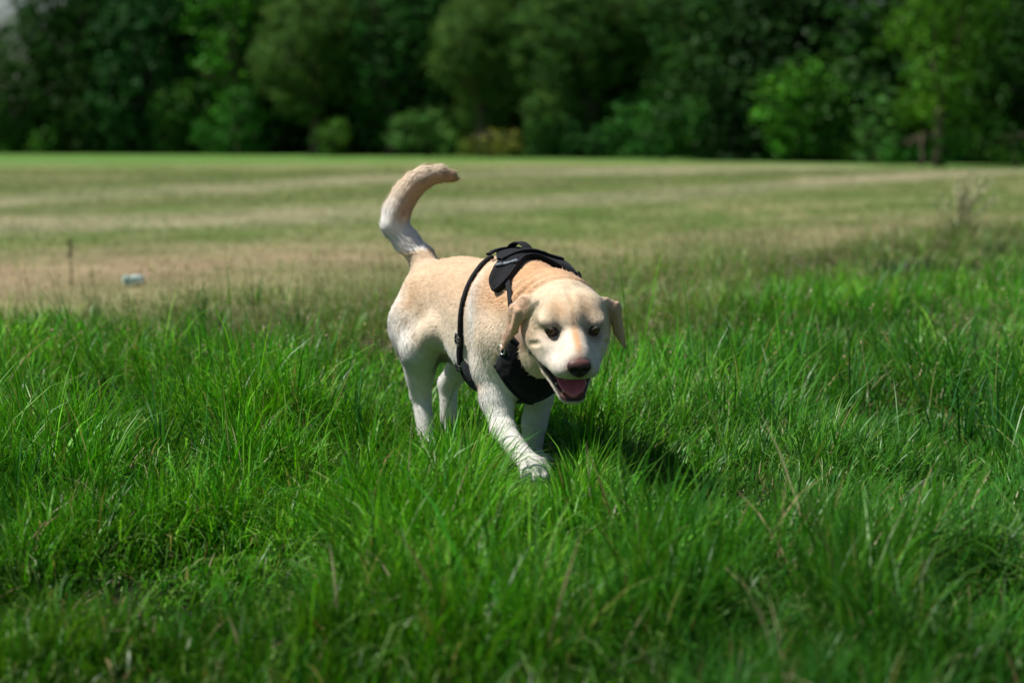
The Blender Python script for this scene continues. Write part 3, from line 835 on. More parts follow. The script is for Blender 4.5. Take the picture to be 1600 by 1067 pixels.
# saddle: yoke over the withers with a rounded lobe down each shoulder
S = np.linspace(-1, 1, 61)
ang = np.where(S < 0, S * 58, S * 68)
rear = np.interp(ang, (-58, -55, -50, -42, -34, -24, -10, 0, 10, 24, 40, 60, 68), (.090, .076, .066, .058, .044, .004, -.060, -.078, -.068, -.020, .010, .020, .034))
front = np.interp(ang, (-58, -55, -50, -42, -34, -24, -10, 0, 10, 24, 40, 60, 68), (.100, .112, .119, .120, .112, .094, .070, .062, .066, .080, .090, .082, .060))
vv = np.linspace(0, 1, 22)
X = rear[:, None] * (1 - vv) + front[:, None] * vv
P, N = around(X, np.broadcast_to(ang[:, None], X.shape))
harness = slab('harness', P, N, 0.001, 0.015, M_MESH, dog, 0.006)
harness['label'] = 'black padded harness saddle over the withers'
# reflective tape on each lobe
for lo_, hi_ in ((-40, -24), (46, 62)):
    a = np.linspace(lo_, hi_, 14); x = np.linspace(0.060, 0.098, 14) if lo_ < 0 else np.linspace(0.075, 0.030, 14)
    P, N = around(x, a); ribbon('reflective_tape', P, N, 0.010, 0.0185, 0.0235, M_REFL, harness)
# edge binding along the front of the saddle
for xs_, nm in ((front - 0.003, 'binding'), (rear + 0.003, 'binding')):
    P, N = around(xs_, ang); P = smooth_path(P, 3); ribbon(nm, P, N, 0.008, 0.001, 0.0165, M_BLACK, harness)
# handle
hp = np.array([(-0.050, 0, 0.552), (-0.046, 0, 0.564), (-0.034, 0, 0.576), (-0.014, 0, 0.583), (0.010, 0, 0.583), (0.030, 0, 0.575), (0.042, 0, 0.563), (0.048, 0, 0.546)])
hp = np.stack([np.interp(np.linspace(0, 7, 36), np.arange(8), hp[:, k]) for k in range(3)], 1); hp = smooth_path(hp, 4)
T = np.gradient(hp, axis=0); Nn = np.cross(T, np.array([0, 1.0, 0])); Nn /= np.linalg.norm(Nn, axis=1)[:, None]; Nn *= np.sign(Nn[18, 2])
ribbon('handle', hp, Nn, 0.024, 0, 0.004, M_BLACK, harness)
P, N = around(np.full(30, 0.046), np.linspace(-30, 34, 30)); ribbon('handle_base_strap', P, N, 0.020, 0.018, 0.0255, M_BLACK, harness)
P, N = around(np.full(24, -0.046), np.linspace(-22, 26, 24)); ribbon('handle_base_strap', P, N, 0.016, 0.018, 0.0245, M_BLACK, harness)
# D-ring
th_ = np.linspace(0, 2 * math.pi, 22)
ring = np.stack([-0.068 + 0.0 * th_, 0.011 * np.cos(th_), 0.556 + 0.009 * np.sin(th_)], 1)
v, q, t = tube(ring, np.full(22, 0.0016), 8); np_mesh('d_ring', v, [q, t], M_STEEL, harness)

# girth strap round the barrel
a = np.linspace(-12, -348, 130)
gx = np.interp(a, (-348, -300, -240, -180, -130, -100, -60, -30, -12), (-.072, -.064, -.070, -.090, -.088, -.058, -.048, -.056, -.072))
P, N = around(gx, a, 0.375); P = smooth_path(P, 4)
w_ = np.interp(np.abs(a), (0, 100, 112, 250, 262, 348), (.0125, .0125, .020, .020, .0125, .0125))
girth = ribbon('girth_strap', P, N, w_, 0.0010, 0.0105, M_BLACK, harness, 0.25)
def at_angle(av):
    k = int(np.argmin(np.abs(a - av))); T = P[k + 1] - P[k - 1]; T /= np.linalg.norm(T); n = N[k] - T * (N[k] @ T); n /= np.linalg.norm(n)
    return P[k], np.stack([T, np.cross(n, T), n], 1)
def buckle(av, L=0.022, Wd=0.026):
    c, R = at_angle(av); bm_parts = []
    def bx(cx, cy, cz, sx, sy, sz):
        v = np.array([(x, y, z) for x in (-1, 1) for y in (-1, 1) for z in (-1, 1)], float) * (sx / 2, sy / 2, sz / 2) + (cx, cy, cz)
        v = v @ R.T + c
        f = np.array([(0, 1, 3, 2), (4, 6, 7, 5), (0, 4, 5, 1), (2, 3, 7, 6), (0, 2, 6, 4), (1, 5, 7, 3)])
        bm_parts.append((v, f, np.zeros((0, 3), int)))
    z = 0.0125
    bx(-L / 2, 0, z, 0.004, Wd, 0.006); bx(L / 2, 0, z, 0.004, Wd, 0.006); bx(0, 0, z + 0.001, 0.004, Wd, 0.006)
    bx(0, -Wd / 2, z, L + 0.004, 0.004, 0.0055); bx(0, Wd / 2, z, L + 0.004, 0.004, 0.0055)
    V, F = join_parts(bm_parts); o = np_mesh('buckle', V, F, M_PLAST, harness, smooth=False)
    b = o.modifiers.new('bevel', 'BEVEL'); b.width = 0.0012; b.segments = 2
buckle(-104); buckle(-131, 0.018, 0.028); buckle(-256)

# belly panel under the chest
B = np.linspace(0, 1, 40); X0 = np.linspace(-0.105, 0.07, 24)
half = np.interp(X0, (-.105, -.09, -.05, 0.0, 0.07), (64, 64, 60, 48, 24))
ANG = 180 + (B[:, None] * 2 - 1) * half[None, :]
P, N = around(np.broadcast_to(X0[None, :], ANG.shape), ANG, 0.36)
slab('belly_panel', P, N, 0.0005, 0.009, M_MESH, harness, 0.003)

# chest panel on the front of the brisket
def shell(az, el, o=(0.04, -0.03, 0.31)):
    az, el = np.radians(az), np.radians(el)
    d = np.stack([np.cos(el) * np.cos(az), np.cos(el) * np.sin(az), np.sin(el)], -1)
    P = march(np.asarray(o), d.reshape(-1, 3)).reshape(d.shape); return P, grad(P.reshape(-1, 3), 0.015, TRUNK).reshape(d.shape)
u, v = np.meshgrid(np.linspace(0, 1, 44), np.linspace(0, 1, 34), indexing='ij')
cA, cB, cC, cD = [np.array(c, float) for c in ((-53, -1), (-40, 22), (34, -20), (-6, -54))]
Q_ = (cA * ((1 - u) * (1 - v))[..., None] + cB * ((1 - u) * v)[..., None] + cC * (u * v)[..., None] + cD * (u * (1 - v))[..., None])
Q_[..., 1] -= 8 * np.sin(math.pi * u) * (1 - v)
P, N = shell(Q_[..., 0], Q_[..., 1])
slab('chest_panel', P, N, 0.0005, 0.011, M_MESH, harness, 0.004)
# shoulder straps from the lobes down to the chest panel
for s in (-1, 1):
    k = np.linspace(0, 1, 26)[:, None]
    A_, B_, C_ = (np.array(c, float) for c in (((0.104, -0.090, 0.480), (0.170, -0.105, 0.42), (0.122, -0.110, 0.330)) if s < 0 else ((0.070, 0.115, 0.47), (0.12, 0.075, 0.40), (0.12, 0.055, 0.30))))
    pts = A_ * (1 - k) ** 2 + B_ * 2 * k * (1 - k) + C_ * k ** 2
    o = np.array([0.05, -0.02, 0.40]) + 0 * pts; d = pts - o; d /= np.linalg.norm(d, axis=1)[:, None]
    P = march(o, d); P = smooth_path(P, 5); N = grad(P, 0.015, TRUNK)
    ribbon('shoulder_strap', P, N, 0.014, 0.0005, 0.0105, M_BLACK, harness)

# edge webbing of the chest panel and its adjuster
for a0, a1 in ((cA, cD), (cB, cC)):
    k = np.linspace(0.02, 0.98, 40)[:, None]; q_ = a0 * (1 - k) + a1 * k
    if a0 is cA: q_[:, 1] -= (8 * np.sin(math.pi * k[:, 0]))
    P, N = shell(q_[:, 0], q_[:, 1]); P = smooth_path(P, 4); ribbon('binding', P, N, 0.009, 0.001, 0.0150, M_BLACK, harness)
P, N = shell(np.linspace(-47, -41, 5), np.linspace(8, 14, 5)); c0 = P[2] + N[2] * 0.015
th_ = np.linspace(0, 2 * math.pi, 22); t1 = P[4] - P[0]; t1 /= np.linalg.norm(t1); t2 = np.cross(N[2], t1)
v, q, t = tube(c0 + np.cos(th_)[:, None] * t1 * 0.009 + np.sin(th_)[:, None] * t2 * 0.012, np.full(22, 0.0016), 8); np_mesh('d_ring', v, [q, t], M_STEEL, harness)

make_coat(N_HAIR)

# ================================================================== GROUND
FPX = 3111.0 * CAM_H
def row(py): return FPX / (py - 205.0)        # distance of the ground seen at picture row py (for a flat field)
def field_masks(x, y):
    """what grows where: tall grass, dry turf, bare soil, mown stripes"""
    n1 = fbm(x * 0.35, y * 0.22, 11); n2 = fbm(x * 1.3, y * 0.8, 12); n3 = fbm(x * 5, y * 3.2, 13)
    u = x / np.maximum(y, 1.0)                                    # lateral direction, -0.26 .. 0.26
    # far edge of the long grass runs away to the right
    edge = np.interp(u, (-0.35, -0.26, -0.10, 0.02, 0.10, 0.16, 0.26, 0.35), (9.2, 9.5, 10.4, 11.4, 13.0, 15.2, 17.8, 19.0)) + (n1 - .5) * 3.6
    tall = sstep(edge + 1.3, edge - 1.9, y + (n2 - .5) * 1.5)
    lush = sstep(1.0, -0.6, y - np.interp(u, (-0.35, -0.26, -0.1, 0.05, 0.2, 0.3), (7.2, 7.4, 7.2, 7.8, 11.0, 13.0)) + (n2 - .5) * 2.0 + (n1 - .5) * 3.5)
    return n1, n2, n3, u, tall, lush
def ground_z(x, y):
    return 0.035 * (fbm(x * 1.6, y * 1.6, 21, 2) - 0.5) * sstep(0.55, 1.1, np.hypot((x - 0.0) / 1.0, (y - 5.0) / 1.3)) * sstep(40, 20, y) + 0.0

def turf_color(x, y):
    n1, n2, n3, u, tall, lush = field_masks(x, y)
    G1 = np.array((0.095, 0.145, 0.034)); G2 = np.array((0.160, 0.190, 0.070)); DRY = np.array((0.27, 0.235, 0.125))
    PATH = np.array((0.31, 0.27, 0.18)); SOIL = np.array((0.27, 0.195, 0.125)); RIM = np.array((0.085, 0.185, 0.035))
    c = np.repeat(G1[None], x.size, 0)
    c = mixc(c, G2, sstep(0.35, 0.65, n2))
    c = mixc(c, DRY, 0.60 * sstep(0.53, 0.72, 0.55 * n3 + 0.45 * n1))
    # near worn patch, strongest on the left
    worn = np.exp(-((y - np.interp(u, (-.3, -.1, .05, .16, .26), (11.8, 13.4, 15.0, 16.5, 20))) / 2.0) ** 2) * np.interp(u, (-.3, -.15, 0, .12, .17, .25), (1, .70, .20, .15, .35, .1))
    c = mixc(c, SOIL, np.clip(1.25 * worn * (0.5 + n2), 0, 0.92)); c = mixc(c, DRY, 0.55 * worn * sstep(.45, .6, n3))
    # worn tracks crossing the mown field, bending away to the right
    def band(pts, w, col, a):
        nonlocal c
        yc = np.interp(u, [p[0] for p in pts], [p[1] for p in pts])
        m = np.exp(-((np.log(np.maximum(y, 1)) - np.log(yc)) / w) ** 4) * a * np.clip(0.25 + 1.4 * n1 * (0.6 + 0.8 * n2), 0, 1.25)
        c = mixc(c, col, np.clip(m, 0, .95))
    yy = lambda *r: [row(v) for v in r]
    us = (-.257, -.13, 0, .096, .16, .22, .26)
    band(list(zip(us, yy(352, 340, 318, 300, 284, 270, 264))), 0.11, PATH, 0.62)
    band(list(zip(us, yy(312, 291, 270, 264, 260, 258, 257))), 0.10, PATH * np.array((0.95, 0.99, 0.95)), 0.65)
    band(list(zip(us, yy(268, 262, 258, 256, 255, 254, 253))), 0.07, DRY, 0.25)
    # mown olive stripes between
    band(list(zip(us, yy(330, 312, 292, 278, 268, 262, 259))), 0.045, np.array((0.120, 0.140, 0.052)), 0.7)
    band(list(zip(us, yy(290, 277, 262, 259, 257, 256, 255))), 0.045, np.array((0.120, 0.140, 0.052)), 0.6)
    far = sstep(-1.0, -0.35, (y - tree_line(x)) / np.interp(u, (-.26, -.05, .1), (30, 16, 8)) + (n1 - .5) * .3)                      # uncut rim under the trees
    c = mixc(c, RIM, 0.9 * far)
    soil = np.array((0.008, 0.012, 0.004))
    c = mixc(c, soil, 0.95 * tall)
    return c
TL = np.array([(-60, 74), (-22, 76), (-10, 70), (0, 64), (6, 58), (10, 51), (16, 47), (40, 46)], float)
def tree_line(x): return np.interp(x, TL[:, 0], TL[:, 1])

gy = np.concatenate([np.linspace(-30, 1.5, 12), np.linspace(1.6, 12, 200), 12 * 1.018 ** np.arange(1, 130), [160, 220, 320, 500, 900]])
gu = np.concatenate([[-400, -120, -60], np.linspace(-30, -8, 30), np.linspace(-7.8, 7.8, 250), np.linspace(8, 30, 34), [60, 120, 400]])
X, Y = np.meshgrid(gu, gy, indexing='ij')
xf, yf = X.ravel(), Y.ravel()
nn = X.shape
i, j = np.meshgrid(np.arange(nn[0] - 1), np.arange(nn[1] - 1), indexing='ij'); i = i.ravel(); j = j.ravel()
q = np.stack([i * nn[1] + j, (i + 1) * nn[1] + j, (i + 1) * nn[1] + j + 1, i * nn[1] + j + 1], 1)
M_TURF, nt, p = new_mat('turf_and_soil', 0.9, 0.1)
a = nt.nodes.new('ShaderNodeAttribute'); a.attribute_name = 'tint'
tc = nt.nodes.new('ShaderNodeTexCoord')
n_a = nt.nodes.new('ShaderNodeTexNoise'); n_a.inputs['Scale'].default_value = 9; n_a.inputs['Detail'].default_value = 7; n_a.inputs['Roughness'].default_value = 0.7
n_b = nt.nodes.new('ShaderNodeTexNoise'); n_b.inputs['Scale'].default_value = 0.9; n_b.inputs['Detail'].default_value = 4
for n in (n_a, n_b): nt.links.new(tc.outputs['Object'], n.inputs['Vector'])
mr = nt.nodes.new('ShaderNodeMapRange'); mr.inputs['From Min'].default_value = 0.3; mr.inputs['From Max'].default_value = 0.7; mr.inputs['To Min'].default_value = 0.62; mr.inputs['To Max'].default_value = 1.35
nt.links.new(n_a.outputs['Fac'], mr.inputs['Value'])
mr2 = nt.nodes.new('ShaderNodeMapRange'); mr2.inputs['From Min'].default_value = 0.35; mr2.inputs['From Max'].default_value = 0.65; mr2.inputs['To Min'].default_value = 0.88; mr2.inputs['To Max'].default_value = 1.12
nt.links.new(n_b.outputs['Fac'], mr2.inputs['Value'])
mm = nt.nodes.new('ShaderNodeMath'); mm.operation = 'MULTIPLY'; nt.links.new(mr.outputs[0], mm.inputs[0]); nt.links.new(mr2.outputs[0], mm.inputs[1])
vs = nt.nodes.new('ShaderNodeVectorMath'); vs.operation = 'SCALE'; nt.links.new(a.outputs['Color'], vs.inputs[0]); nt.links.new(mm.outputs[0], vs.inputs['Scale'])
nt.links.new(vs.outputs[0], p.inputs['Base Color'])
bp = nt.nodes.new('ShaderNodeBump'); bp.inputs['Strength'].default_value = 0.8; bp.inputs['Distance'].default_value = 0.03
nt.links.new(n_a.outputs['Fac'], bp.inputs['Height']); nt.links.new(bp.outputs[0], p.inputs['Normal'])
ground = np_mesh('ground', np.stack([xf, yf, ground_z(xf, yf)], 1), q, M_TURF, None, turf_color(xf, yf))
tag(ground, kind='structure')

# ================================================================== GRASS
def grass_material():
    m = bpy.data.materials.new('grass_blade'); m.use_nodes = True; nt = m.node_tree
    p = nt.nodes['Principled BSDF']; out = nt.nodes['Material Output']
    a = nt.nodes.new('ShaderNodeAttribute'); a.attribute_name = 'tint'
    nt.links.new(a.outputs['Color'], p.inputs['Base Color'])
    p.inputs['Roughness'].default_value = 0.38; p.inputs['Specular IOR Level'].default_value = 0.20
    tr = nt.nodes.new('ShaderNodeBsdfTranslucent')
    g = nt.nodes.new('ShaderNodeMixRGB'); g.blend_type = 'MULTIPLY'; g.inputs[0].default_value = 1.0; g.inputs[2].default_value = (1.35, 1.5, 0.6, 1)
    nt.links.new(a.outputs['Color'], g.inputs[1]); nt.links.new(g.outputs[0], tr.inputs['Color'])
    mx = nt.nodes.new('ShaderNodeMixShader'); mx.inputs[0].default_value = 0.24
    nt.links.new(p.outputs[0], mx.inputs[1]); nt.links.new(tr.outputs[0], mx.inputs[2]); nt.links.new(mx.outputs[0], out.inputs[0])
    return m
M_GRASS = grass_material()

def to_local(x, y):
    rx, ry = x - DOG_LOC[0], y - DOG_LOC[1]
    return rx * math.sin(DOG_A) - ry * math.cos(DOG_A), rx * math.cos(DOG_A) + ry * math.sin(DOG_A)
FEET = [(0.25, -0.13, 0.09), (-0.03, 0.062, 0.06), (-0.375, -0.048, 0.06), (-0.485, 0.085, 0.06)]

def blade_mesh(x, y, L, W, az, droop, twist, col, segs=4, lean=0.1):
    """curved tapering blades; az = direction they fall towards"""
    n = len(x); t = np.linspace(0, 1, segs + 1)
    d = np.stack([np.cos(az), np.sin(az), np.zeros(n)], 1)
    th = lean[:, None] + droop[:, None] * t[None, :] ** 1.6        # angle from the vertical along the blade
    dl = np.diff(t, prepend=0)[None, :] * L[:, None]
    hor = np.cumsum(np.sin(th) * dl, 1); ver = np.cumsum(np.cos(th) * dl, 1)
    base = np.stack([x, y, ground_z(x, y) - 0.004], 1)
    C = base[:, None, :] + d[:, None, :] * hor[..., None] + np.array([0, 0, 1.0]) * ver[..., None]
    wa = az + math.pi / 2 + twist
    wv = np.stack([np.cos(wa), np.sin(wa), np.zeros(n)], 1)
    prof = np.array([0.75, 1.0, 0.95, 0.7, 0.0]) if segs == 4 else np.interp(t, (0, .3, .7, 1), (0.8, 1, .75, 0))
    off = wv[:, None, :] * (prof[None, :, None] * W[:, None, None] * 0.5)
    Lf = C[:, :-1] - off[:, :-1]; Rt = C[:, :-1] + off[:, :-1]
    V = np.concatenate([np.stack([Lf, Rt], 2).reshape(n, -1, 3), C[:, -1:, :]], 1)      # 2*segs + 1
    k = 2 * segs + 1; b = np.arange(n)[:, None] * k
    Q = np.concatenate([b + np.array([[2 * s, 2 * s + 1, 2 * s + 3, 2 * s + 2]]) for s in range(segs - 1)])
    T = b + np.array([[2 * segs - 2, 2 * segs - 1, 2 * segs]])
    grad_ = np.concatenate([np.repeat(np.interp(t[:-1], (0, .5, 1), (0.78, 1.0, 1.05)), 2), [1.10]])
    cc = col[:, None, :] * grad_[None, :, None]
    return V.reshape(-1, 3), Q, T, cc.reshape(-1, 3)

def scatter(n, y0, y1, margin=0.34, power=1.0):
    """points in the wedge in view (with a side margin), density falling off with distance"""
    r = rng.random(n)
    if power == 0: y = np.sqrt(y0 ** 2 + r * (y1 ** 2 - y0 ** 2))
    else:
        e = 2 - power
        y = (y0 ** e + r * (y1 ** e - y0 ** e)) ** (1 / e) if abs(e) > 1e-6 else y0 * (y1 / y0) ** r
    x = (rng.random(n) * 2 - 1) * (margin * y + 0.5)
    return x, y

GREENS = np.array((0.74, 1.04, 0.85)) * np.array([(0.050, 0.190, 0.006), (0.078, 0.240, 0.008), (0.032, 0.140, 0.008), (0.135, 0.310, 0.012), (0.034, 0.155, 0.020), (0.200, 0.330, 0.036)])
DRYS = np.array([(0.36, 0.30, 0.15), (0.28, 0.22, 0.12), (0.42, 0.38, 0.22), (0.22, 0.15, 0.07)])

def height_field(x, y):
    n_l = fbm(x * 0.9, y * 0.9, 31, 2); n_m = fbm(x * 2.6, y * 2.6, 32, 2)
    h = 0.050 + 0.195 * sstep(0.34, 0.68, 0.5 * n_l + 0.5 * n_m)
    yj = y + (fbm(x * .8, y * .5, 91, 2) - .5) * 4.5 * sstep(5.5, 7.5, y)
    h = h * np.interp(yj, (2.8, 4.4, 6.2, 8.0, 10, 16), (0.72, 0.95, 1.0, 0.72, 0.50, 0.55)) * np.interp(x / y, (0.05, 0.2), (1, 1.25))
    # kept low along the sight lines to the feet, taller stands either side
    lx, ly = to_local(x, y)
    px = x / np.maximum(y, .5) * 3111 + 800
    lim = np.interp(px, (560, 620, 650, 680, 690, 740, 756, 780, 800, 870, 900, 960), (9, .0, -466, -466, -425, -425, -530, -543, -549, -549, -460, 9))
    cap = np.where(lim < 0, CAM_H + lim * y / 3111.0, 9)
    near = (y < 5.2) & (px > 615) & (px < 930)
    cap = np.where(near, np.maximum(cap * 0.97, 0.03), 9)
    return h, n_l, n_m, cap

HOLLOWS = [(-0.56, 3.66, 0.24, 0.40), (-0.34, 4.66, 0.15, 0.36), (-0.80, 4.50, 0.13, 0.34), (0.82, 3.22, 0.20, 0.30), (0.45, 4.35, 0.16, 0.32), (2.45, 12.3, 0.5, 0.9), (0.10, 3.50, 0.10, 0.18), (-1.1, 3.9, 0.10, 0.2), (1.05, 4.6, 0.12, 0.22)]
def near_grass(n, y0, y1, power, seed):
    # tufts: each centre sends up a spray of blades
    nt_ = n // 14
    cx, cy = scatter(nt_, y0, y1, power=power)
    rep = rng.integers(6, 22, nt_); idx = np.repeat(np.arange(nt_), rep)
    m = len(idx)
    rad = rng.gamma(2.0, 0.011, m); an = rng.random(m) * 2 * math.pi
    x = cx[idx] + rad * np.cos(an); y = cy[idx] + rad * np.sin(an)
    h, n_l, n_m, cap = height_field(x, y)
    _, _, _, u, tall, lush = field_masks(x, y)
    keep = rng.random(m) < np.clip(tall + 0.02, 0, 1)
    # hollows where hardly anything stands
    hollow = sstep(0.72, 0.80, fbm(x * 2.1, y * 2.1, 44, 2)) * 0.8
    for hx, hy, rx_, ry_ in HOLLOWS: hollow = np.maximum(hollow, sstep(1.25, 0.7, np.hypot((x - hx) / rx_, (y - hy) / ry_)))
    keep &= rng.random(m) > 0.45 * hollow
    tuft_h = rng.uniform(0.75, 1.35, nt_)[idx]
    L = h * tuft_h * rng.uniform(0.45, 1.30, m) * (1 - 0.66 * hollow)
    L = np.where(rng.random(m) < 0.012, L * 1.7, L)
    wind = 2 * math.pi * (fbm(cx * 0.8, cy * 0.8, 51, 2)[idx] * 1.6) + 0.3
    az = np.where(rng.random(m) < 0.55, an + rng.normal(0, .5, m), wind + rng.normal(0, .6, m))
    lean = np.abs(rng.normal(0.14, 0.13, m)) + rad * 5
    droop = np.abs(rng.normal(0.55, 0.40, m)) + 0.8 * (rng.random(m) < 0.22)
    # pale bent-over blades
    flatm = rng.random(m) < 0.13
    droop = np.where(flatm, rng.uniform(1.5, 2.3, m), droop)
    eff = L * np.where(flatm, 0.6, 0.92)
    L = np.where(eff > cap, L * np.maximum(cap, 0.02) / eff, L)
    W = rng.uniform(0.0019, 0.0048, m) * np.interp(y, (3, 8, 14), (1.0, 1.25, 1.9)) * np.where(rng.random(m) < 0.05, 1.7, 1)
    # never inside the dog's legs
    lx, ly = to_local(x, y)
    for fx, fy, r in FEET: keep &= ((lx - fx) / 1.35) ** 2 + (ly - fy) ** 2 > (r * 0.62) ** 2
    under = ((lx + 0.1) / 0.45) ** 2 + (ly / 0.13) ** 2 < 1
    L = np.where(under, np.minimum(L, 0.13), L)
    # colours
    g = GREENS[rng.integers(0, len(GREENS), nt_)][idx] * 0.55 + GREENS[rng.integers(0, len(GREENS), m)] * 0.45
    tb = rng.uniform(0.55, 1.45, nt_)[idx]; g = g * (tb * (0.46 + 0.86 * n_m))[:, None]
    g = mixc(g, g * np.array((1.45, 1.08, 0.9)), np.clip(fbm(x * 1.1 + 40, y * 1.1, 77, 2) * 1.8 - 0.55, 0, 1) * 0.8)
    g = g * (0.66 + 0.34 * sstep(3.1, 4.3, y + (n_l - .5) * 1.5))[:, None] * rng.uniform(0.60, 1.40, m)[:, None] * (0.8 + 0.4 * n_l)[:, None]  # darker grass nearest the viewer, partly foreground vignetting and shade put into its colour
    g = mixc(g, np.array((0.028, 0.135, 0.022)), 0.45 * sstep(0.02, 0.14, x / y + (n_l - .5) * .15) * sstep(9.5, 7.5, y))
    yel = np.array((0.20, 0.275, 0.095)); g = mixc(g, yel, (1 - lush) * rng.uniform(.15, .95, m))
    g = mixc(g, np.array((0.26, 0.32, 0.13)), np.where(flatm, 0.7, 0) * rng.random(m))
    dry = rng.random(m) < (0.035 + 0.10 * (1 - lush))
    g = np.where(dry[:, None], DRYS[rng.integers(0, 4, m)] * rng.uniform(.6, 1.1, m)[:, None], g)
    twist = rng.normal(0, 0.6, m)
    k = keep & (L > 0.012)
    return x[k], y[k], L[k], W[k], az[k], droop[k], twist[k], g[k], lean[k]

def seed_heads(n, y0, y1, hmin, hmax, power=1.0):
    """thin stalks ending in a loose pale panicle"""
    x, y = scatter(n, y0, y1, power=power)
    _, _, _, u, tall, lush = field_masks(x, y); _, _, _, cap = height_field(x, y)
    k = (rng.random(n) < tall * (0.15 + 0.85 * (1 - lush))) & (cap > 1)
    lx, ly = to_local(x, y); k &= ~((np.abs(ly) < 0.22) & (np.abs(lx) < 0.7))
    return x[k], y[k], rng.uniform(hmin, hmax, k.sum())

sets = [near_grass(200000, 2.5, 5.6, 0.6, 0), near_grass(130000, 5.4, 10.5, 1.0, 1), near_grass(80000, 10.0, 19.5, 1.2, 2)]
# scattered taller tufts of broad dark blades
tc_x, tc_y = scatter(90, 3.9, 9.5, power=0.8)
pxx = tc_x / tc_y * 3111 + 800; k = ~((tc_y < 5.3) & (pxx > 600) & (pxx < 960)); tc_x, tc_y = tc_x[k], tc_y[k]
tc_x = np.concatenate([tc_x, [-0.43, -0.37, -0.50, 1.24, 1.15, 0.98, 0.62]]); tc_y = np.concatenate([tc_y, [5.35, 5.15, 5.6, 5.0, 5.3, 5.7, 5.9]])
th_t = np.concatenate([rng.uniform(.15, .27, k.sum()), [.31, .24, .28, .37, .33, .32, .27]])
nb = rng.integers(7, 17, len(tc_x)); idx = np.repeat(np.arange(len(tc_x)), nb); m = len(idx)
an = rng.random(m) * 6.28; rr_ = rng.uniform(0, .022, m)
gt = np.array([(0.030, 0.135, 0.020), (0.040, 0.170, 0.014), (0.028, 0.115, 0.030)])[rng.integers(0, 3, m)] * rng.uniform(.7, 1.3, m)[:, None]
sets.append((tc_x[idx] + rr_ * np.cos(an), tc_y[idx] + rr_ * np.sin(an), th_t[idx] * rng.uniform(.6, 1.1, m), rng.uniform(.0040, .0075, m), an + rng.normal(0, .3, m),
             np.abs(rng.normal(.45, .35, m)), rng.normal(0, .5, m), gt, np.abs(rng.normal(.12, .1, m))))
V = []; Q = []; T = []; Cc = []; off = 0
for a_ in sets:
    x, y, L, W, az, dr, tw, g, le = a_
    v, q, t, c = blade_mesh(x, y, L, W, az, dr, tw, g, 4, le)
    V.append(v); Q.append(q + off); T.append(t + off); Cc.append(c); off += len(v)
# thatch: dead matted stems lying low among the green
n = 26000; x, y = scatter(n, 2.5, 9.0, power=0.8)
_, _, _, u, tall, lush = field_masks(x, y); k = rng.random(n) < tall
for hx, hy, rx_, ry_ in HOLLOWS: k &= np.hypot((x - hx) / rx_, (y - hy) / ry_) > 1.05
x, y = x[k], y[k]; n = len(x)
v, q, t, c = blade_mesh(x, y, rng.uniform(.05, .15, n), rng.uniform(.0018, .0035, n), rng.random(n) * 6.28, rng.uniform(0.2, 0.9, n), rng.normal(0, .5, n),
                        DRYS[rng.integers(0, 4, n)] * rng.uniform(.35, .8, n)[:, None], 4, rng.uniform(0.8, 1.3, n))
V.append(v); Q.append(q + off); T.append(t + off); Cc.append(c); off += len(v)
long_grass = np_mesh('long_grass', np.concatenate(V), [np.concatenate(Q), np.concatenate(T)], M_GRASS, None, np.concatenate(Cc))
tag(long_grass, kind='stuff')

# seed stalks (part of the same uncountable cover)
x, y, h = seed_heads(11000, 5.5, 16.0, 0.16, 0.34, 1.0)
n = len(x); az = rng.random(n) * 6.28; dr = rng.uniform(.1, .5, n); le = rng.uniform(0, .2, n)
stalkc = np.array((0.24, 0.24, 0.10)) * rng.uniform(.7, 1.2, n)[:, None]
V, Q, T, Cc = [[z_] for z_ in blade_mesh(x, y, h, rng.uniform(.0016, .0026, n), az, dr, rng.normal(0, .3, n), stalkc, 4, le)]
off = len(V[0]); tipc = V[0].reshape(n, 9, 3)[:, 8, :]; low = V[0].reshape(n, 9, 3)[:, 6, :]
for kf in range(9):                                   # spikelets
    f = rng.uniform(0.1, 1.05, n)[:, None]; c0 = low * (1 - f) + tipc * f
    dv = rng.normal(0, 1, (n, 3)); dv[:, 2] = np.abs(dv[:, 2]) + 0.6; dv /= np.linalg.norm(dv, axis=1)[:, None]
    ln = rng.uniform(.006, .014, n)[:, None]; w = np.cross(dv, rng.normal(0, 1, (n, 3))); w /= np.linalg.norm(w, axis=1)[:, None]
    vv_ = np.stack([c0, c0 + dv * ln * .5 + w * .0022, c0 + dv * ln, c0 + dv * ln * .5 - w * .0022], 1)
    V.append(vv_.reshape(-1, 3)); Q.append(np.arange(n)[:, None] * 4 + np.array([[0, 1, 2, 3]]) + off); off += 4 * n
    Cc.append(np.repeat(np.array((0.40, 0.33, 0.20)) * rng.uniform(.6, 1.15, n)[:, None], 4, 0))
seeds = np_mesh('flowering_grass', np.concatenate(V), [np.concatenate(Q), T[0]], M_GRASS, None, np.concatenate(Cc))
tag(seeds, kind='stuff')

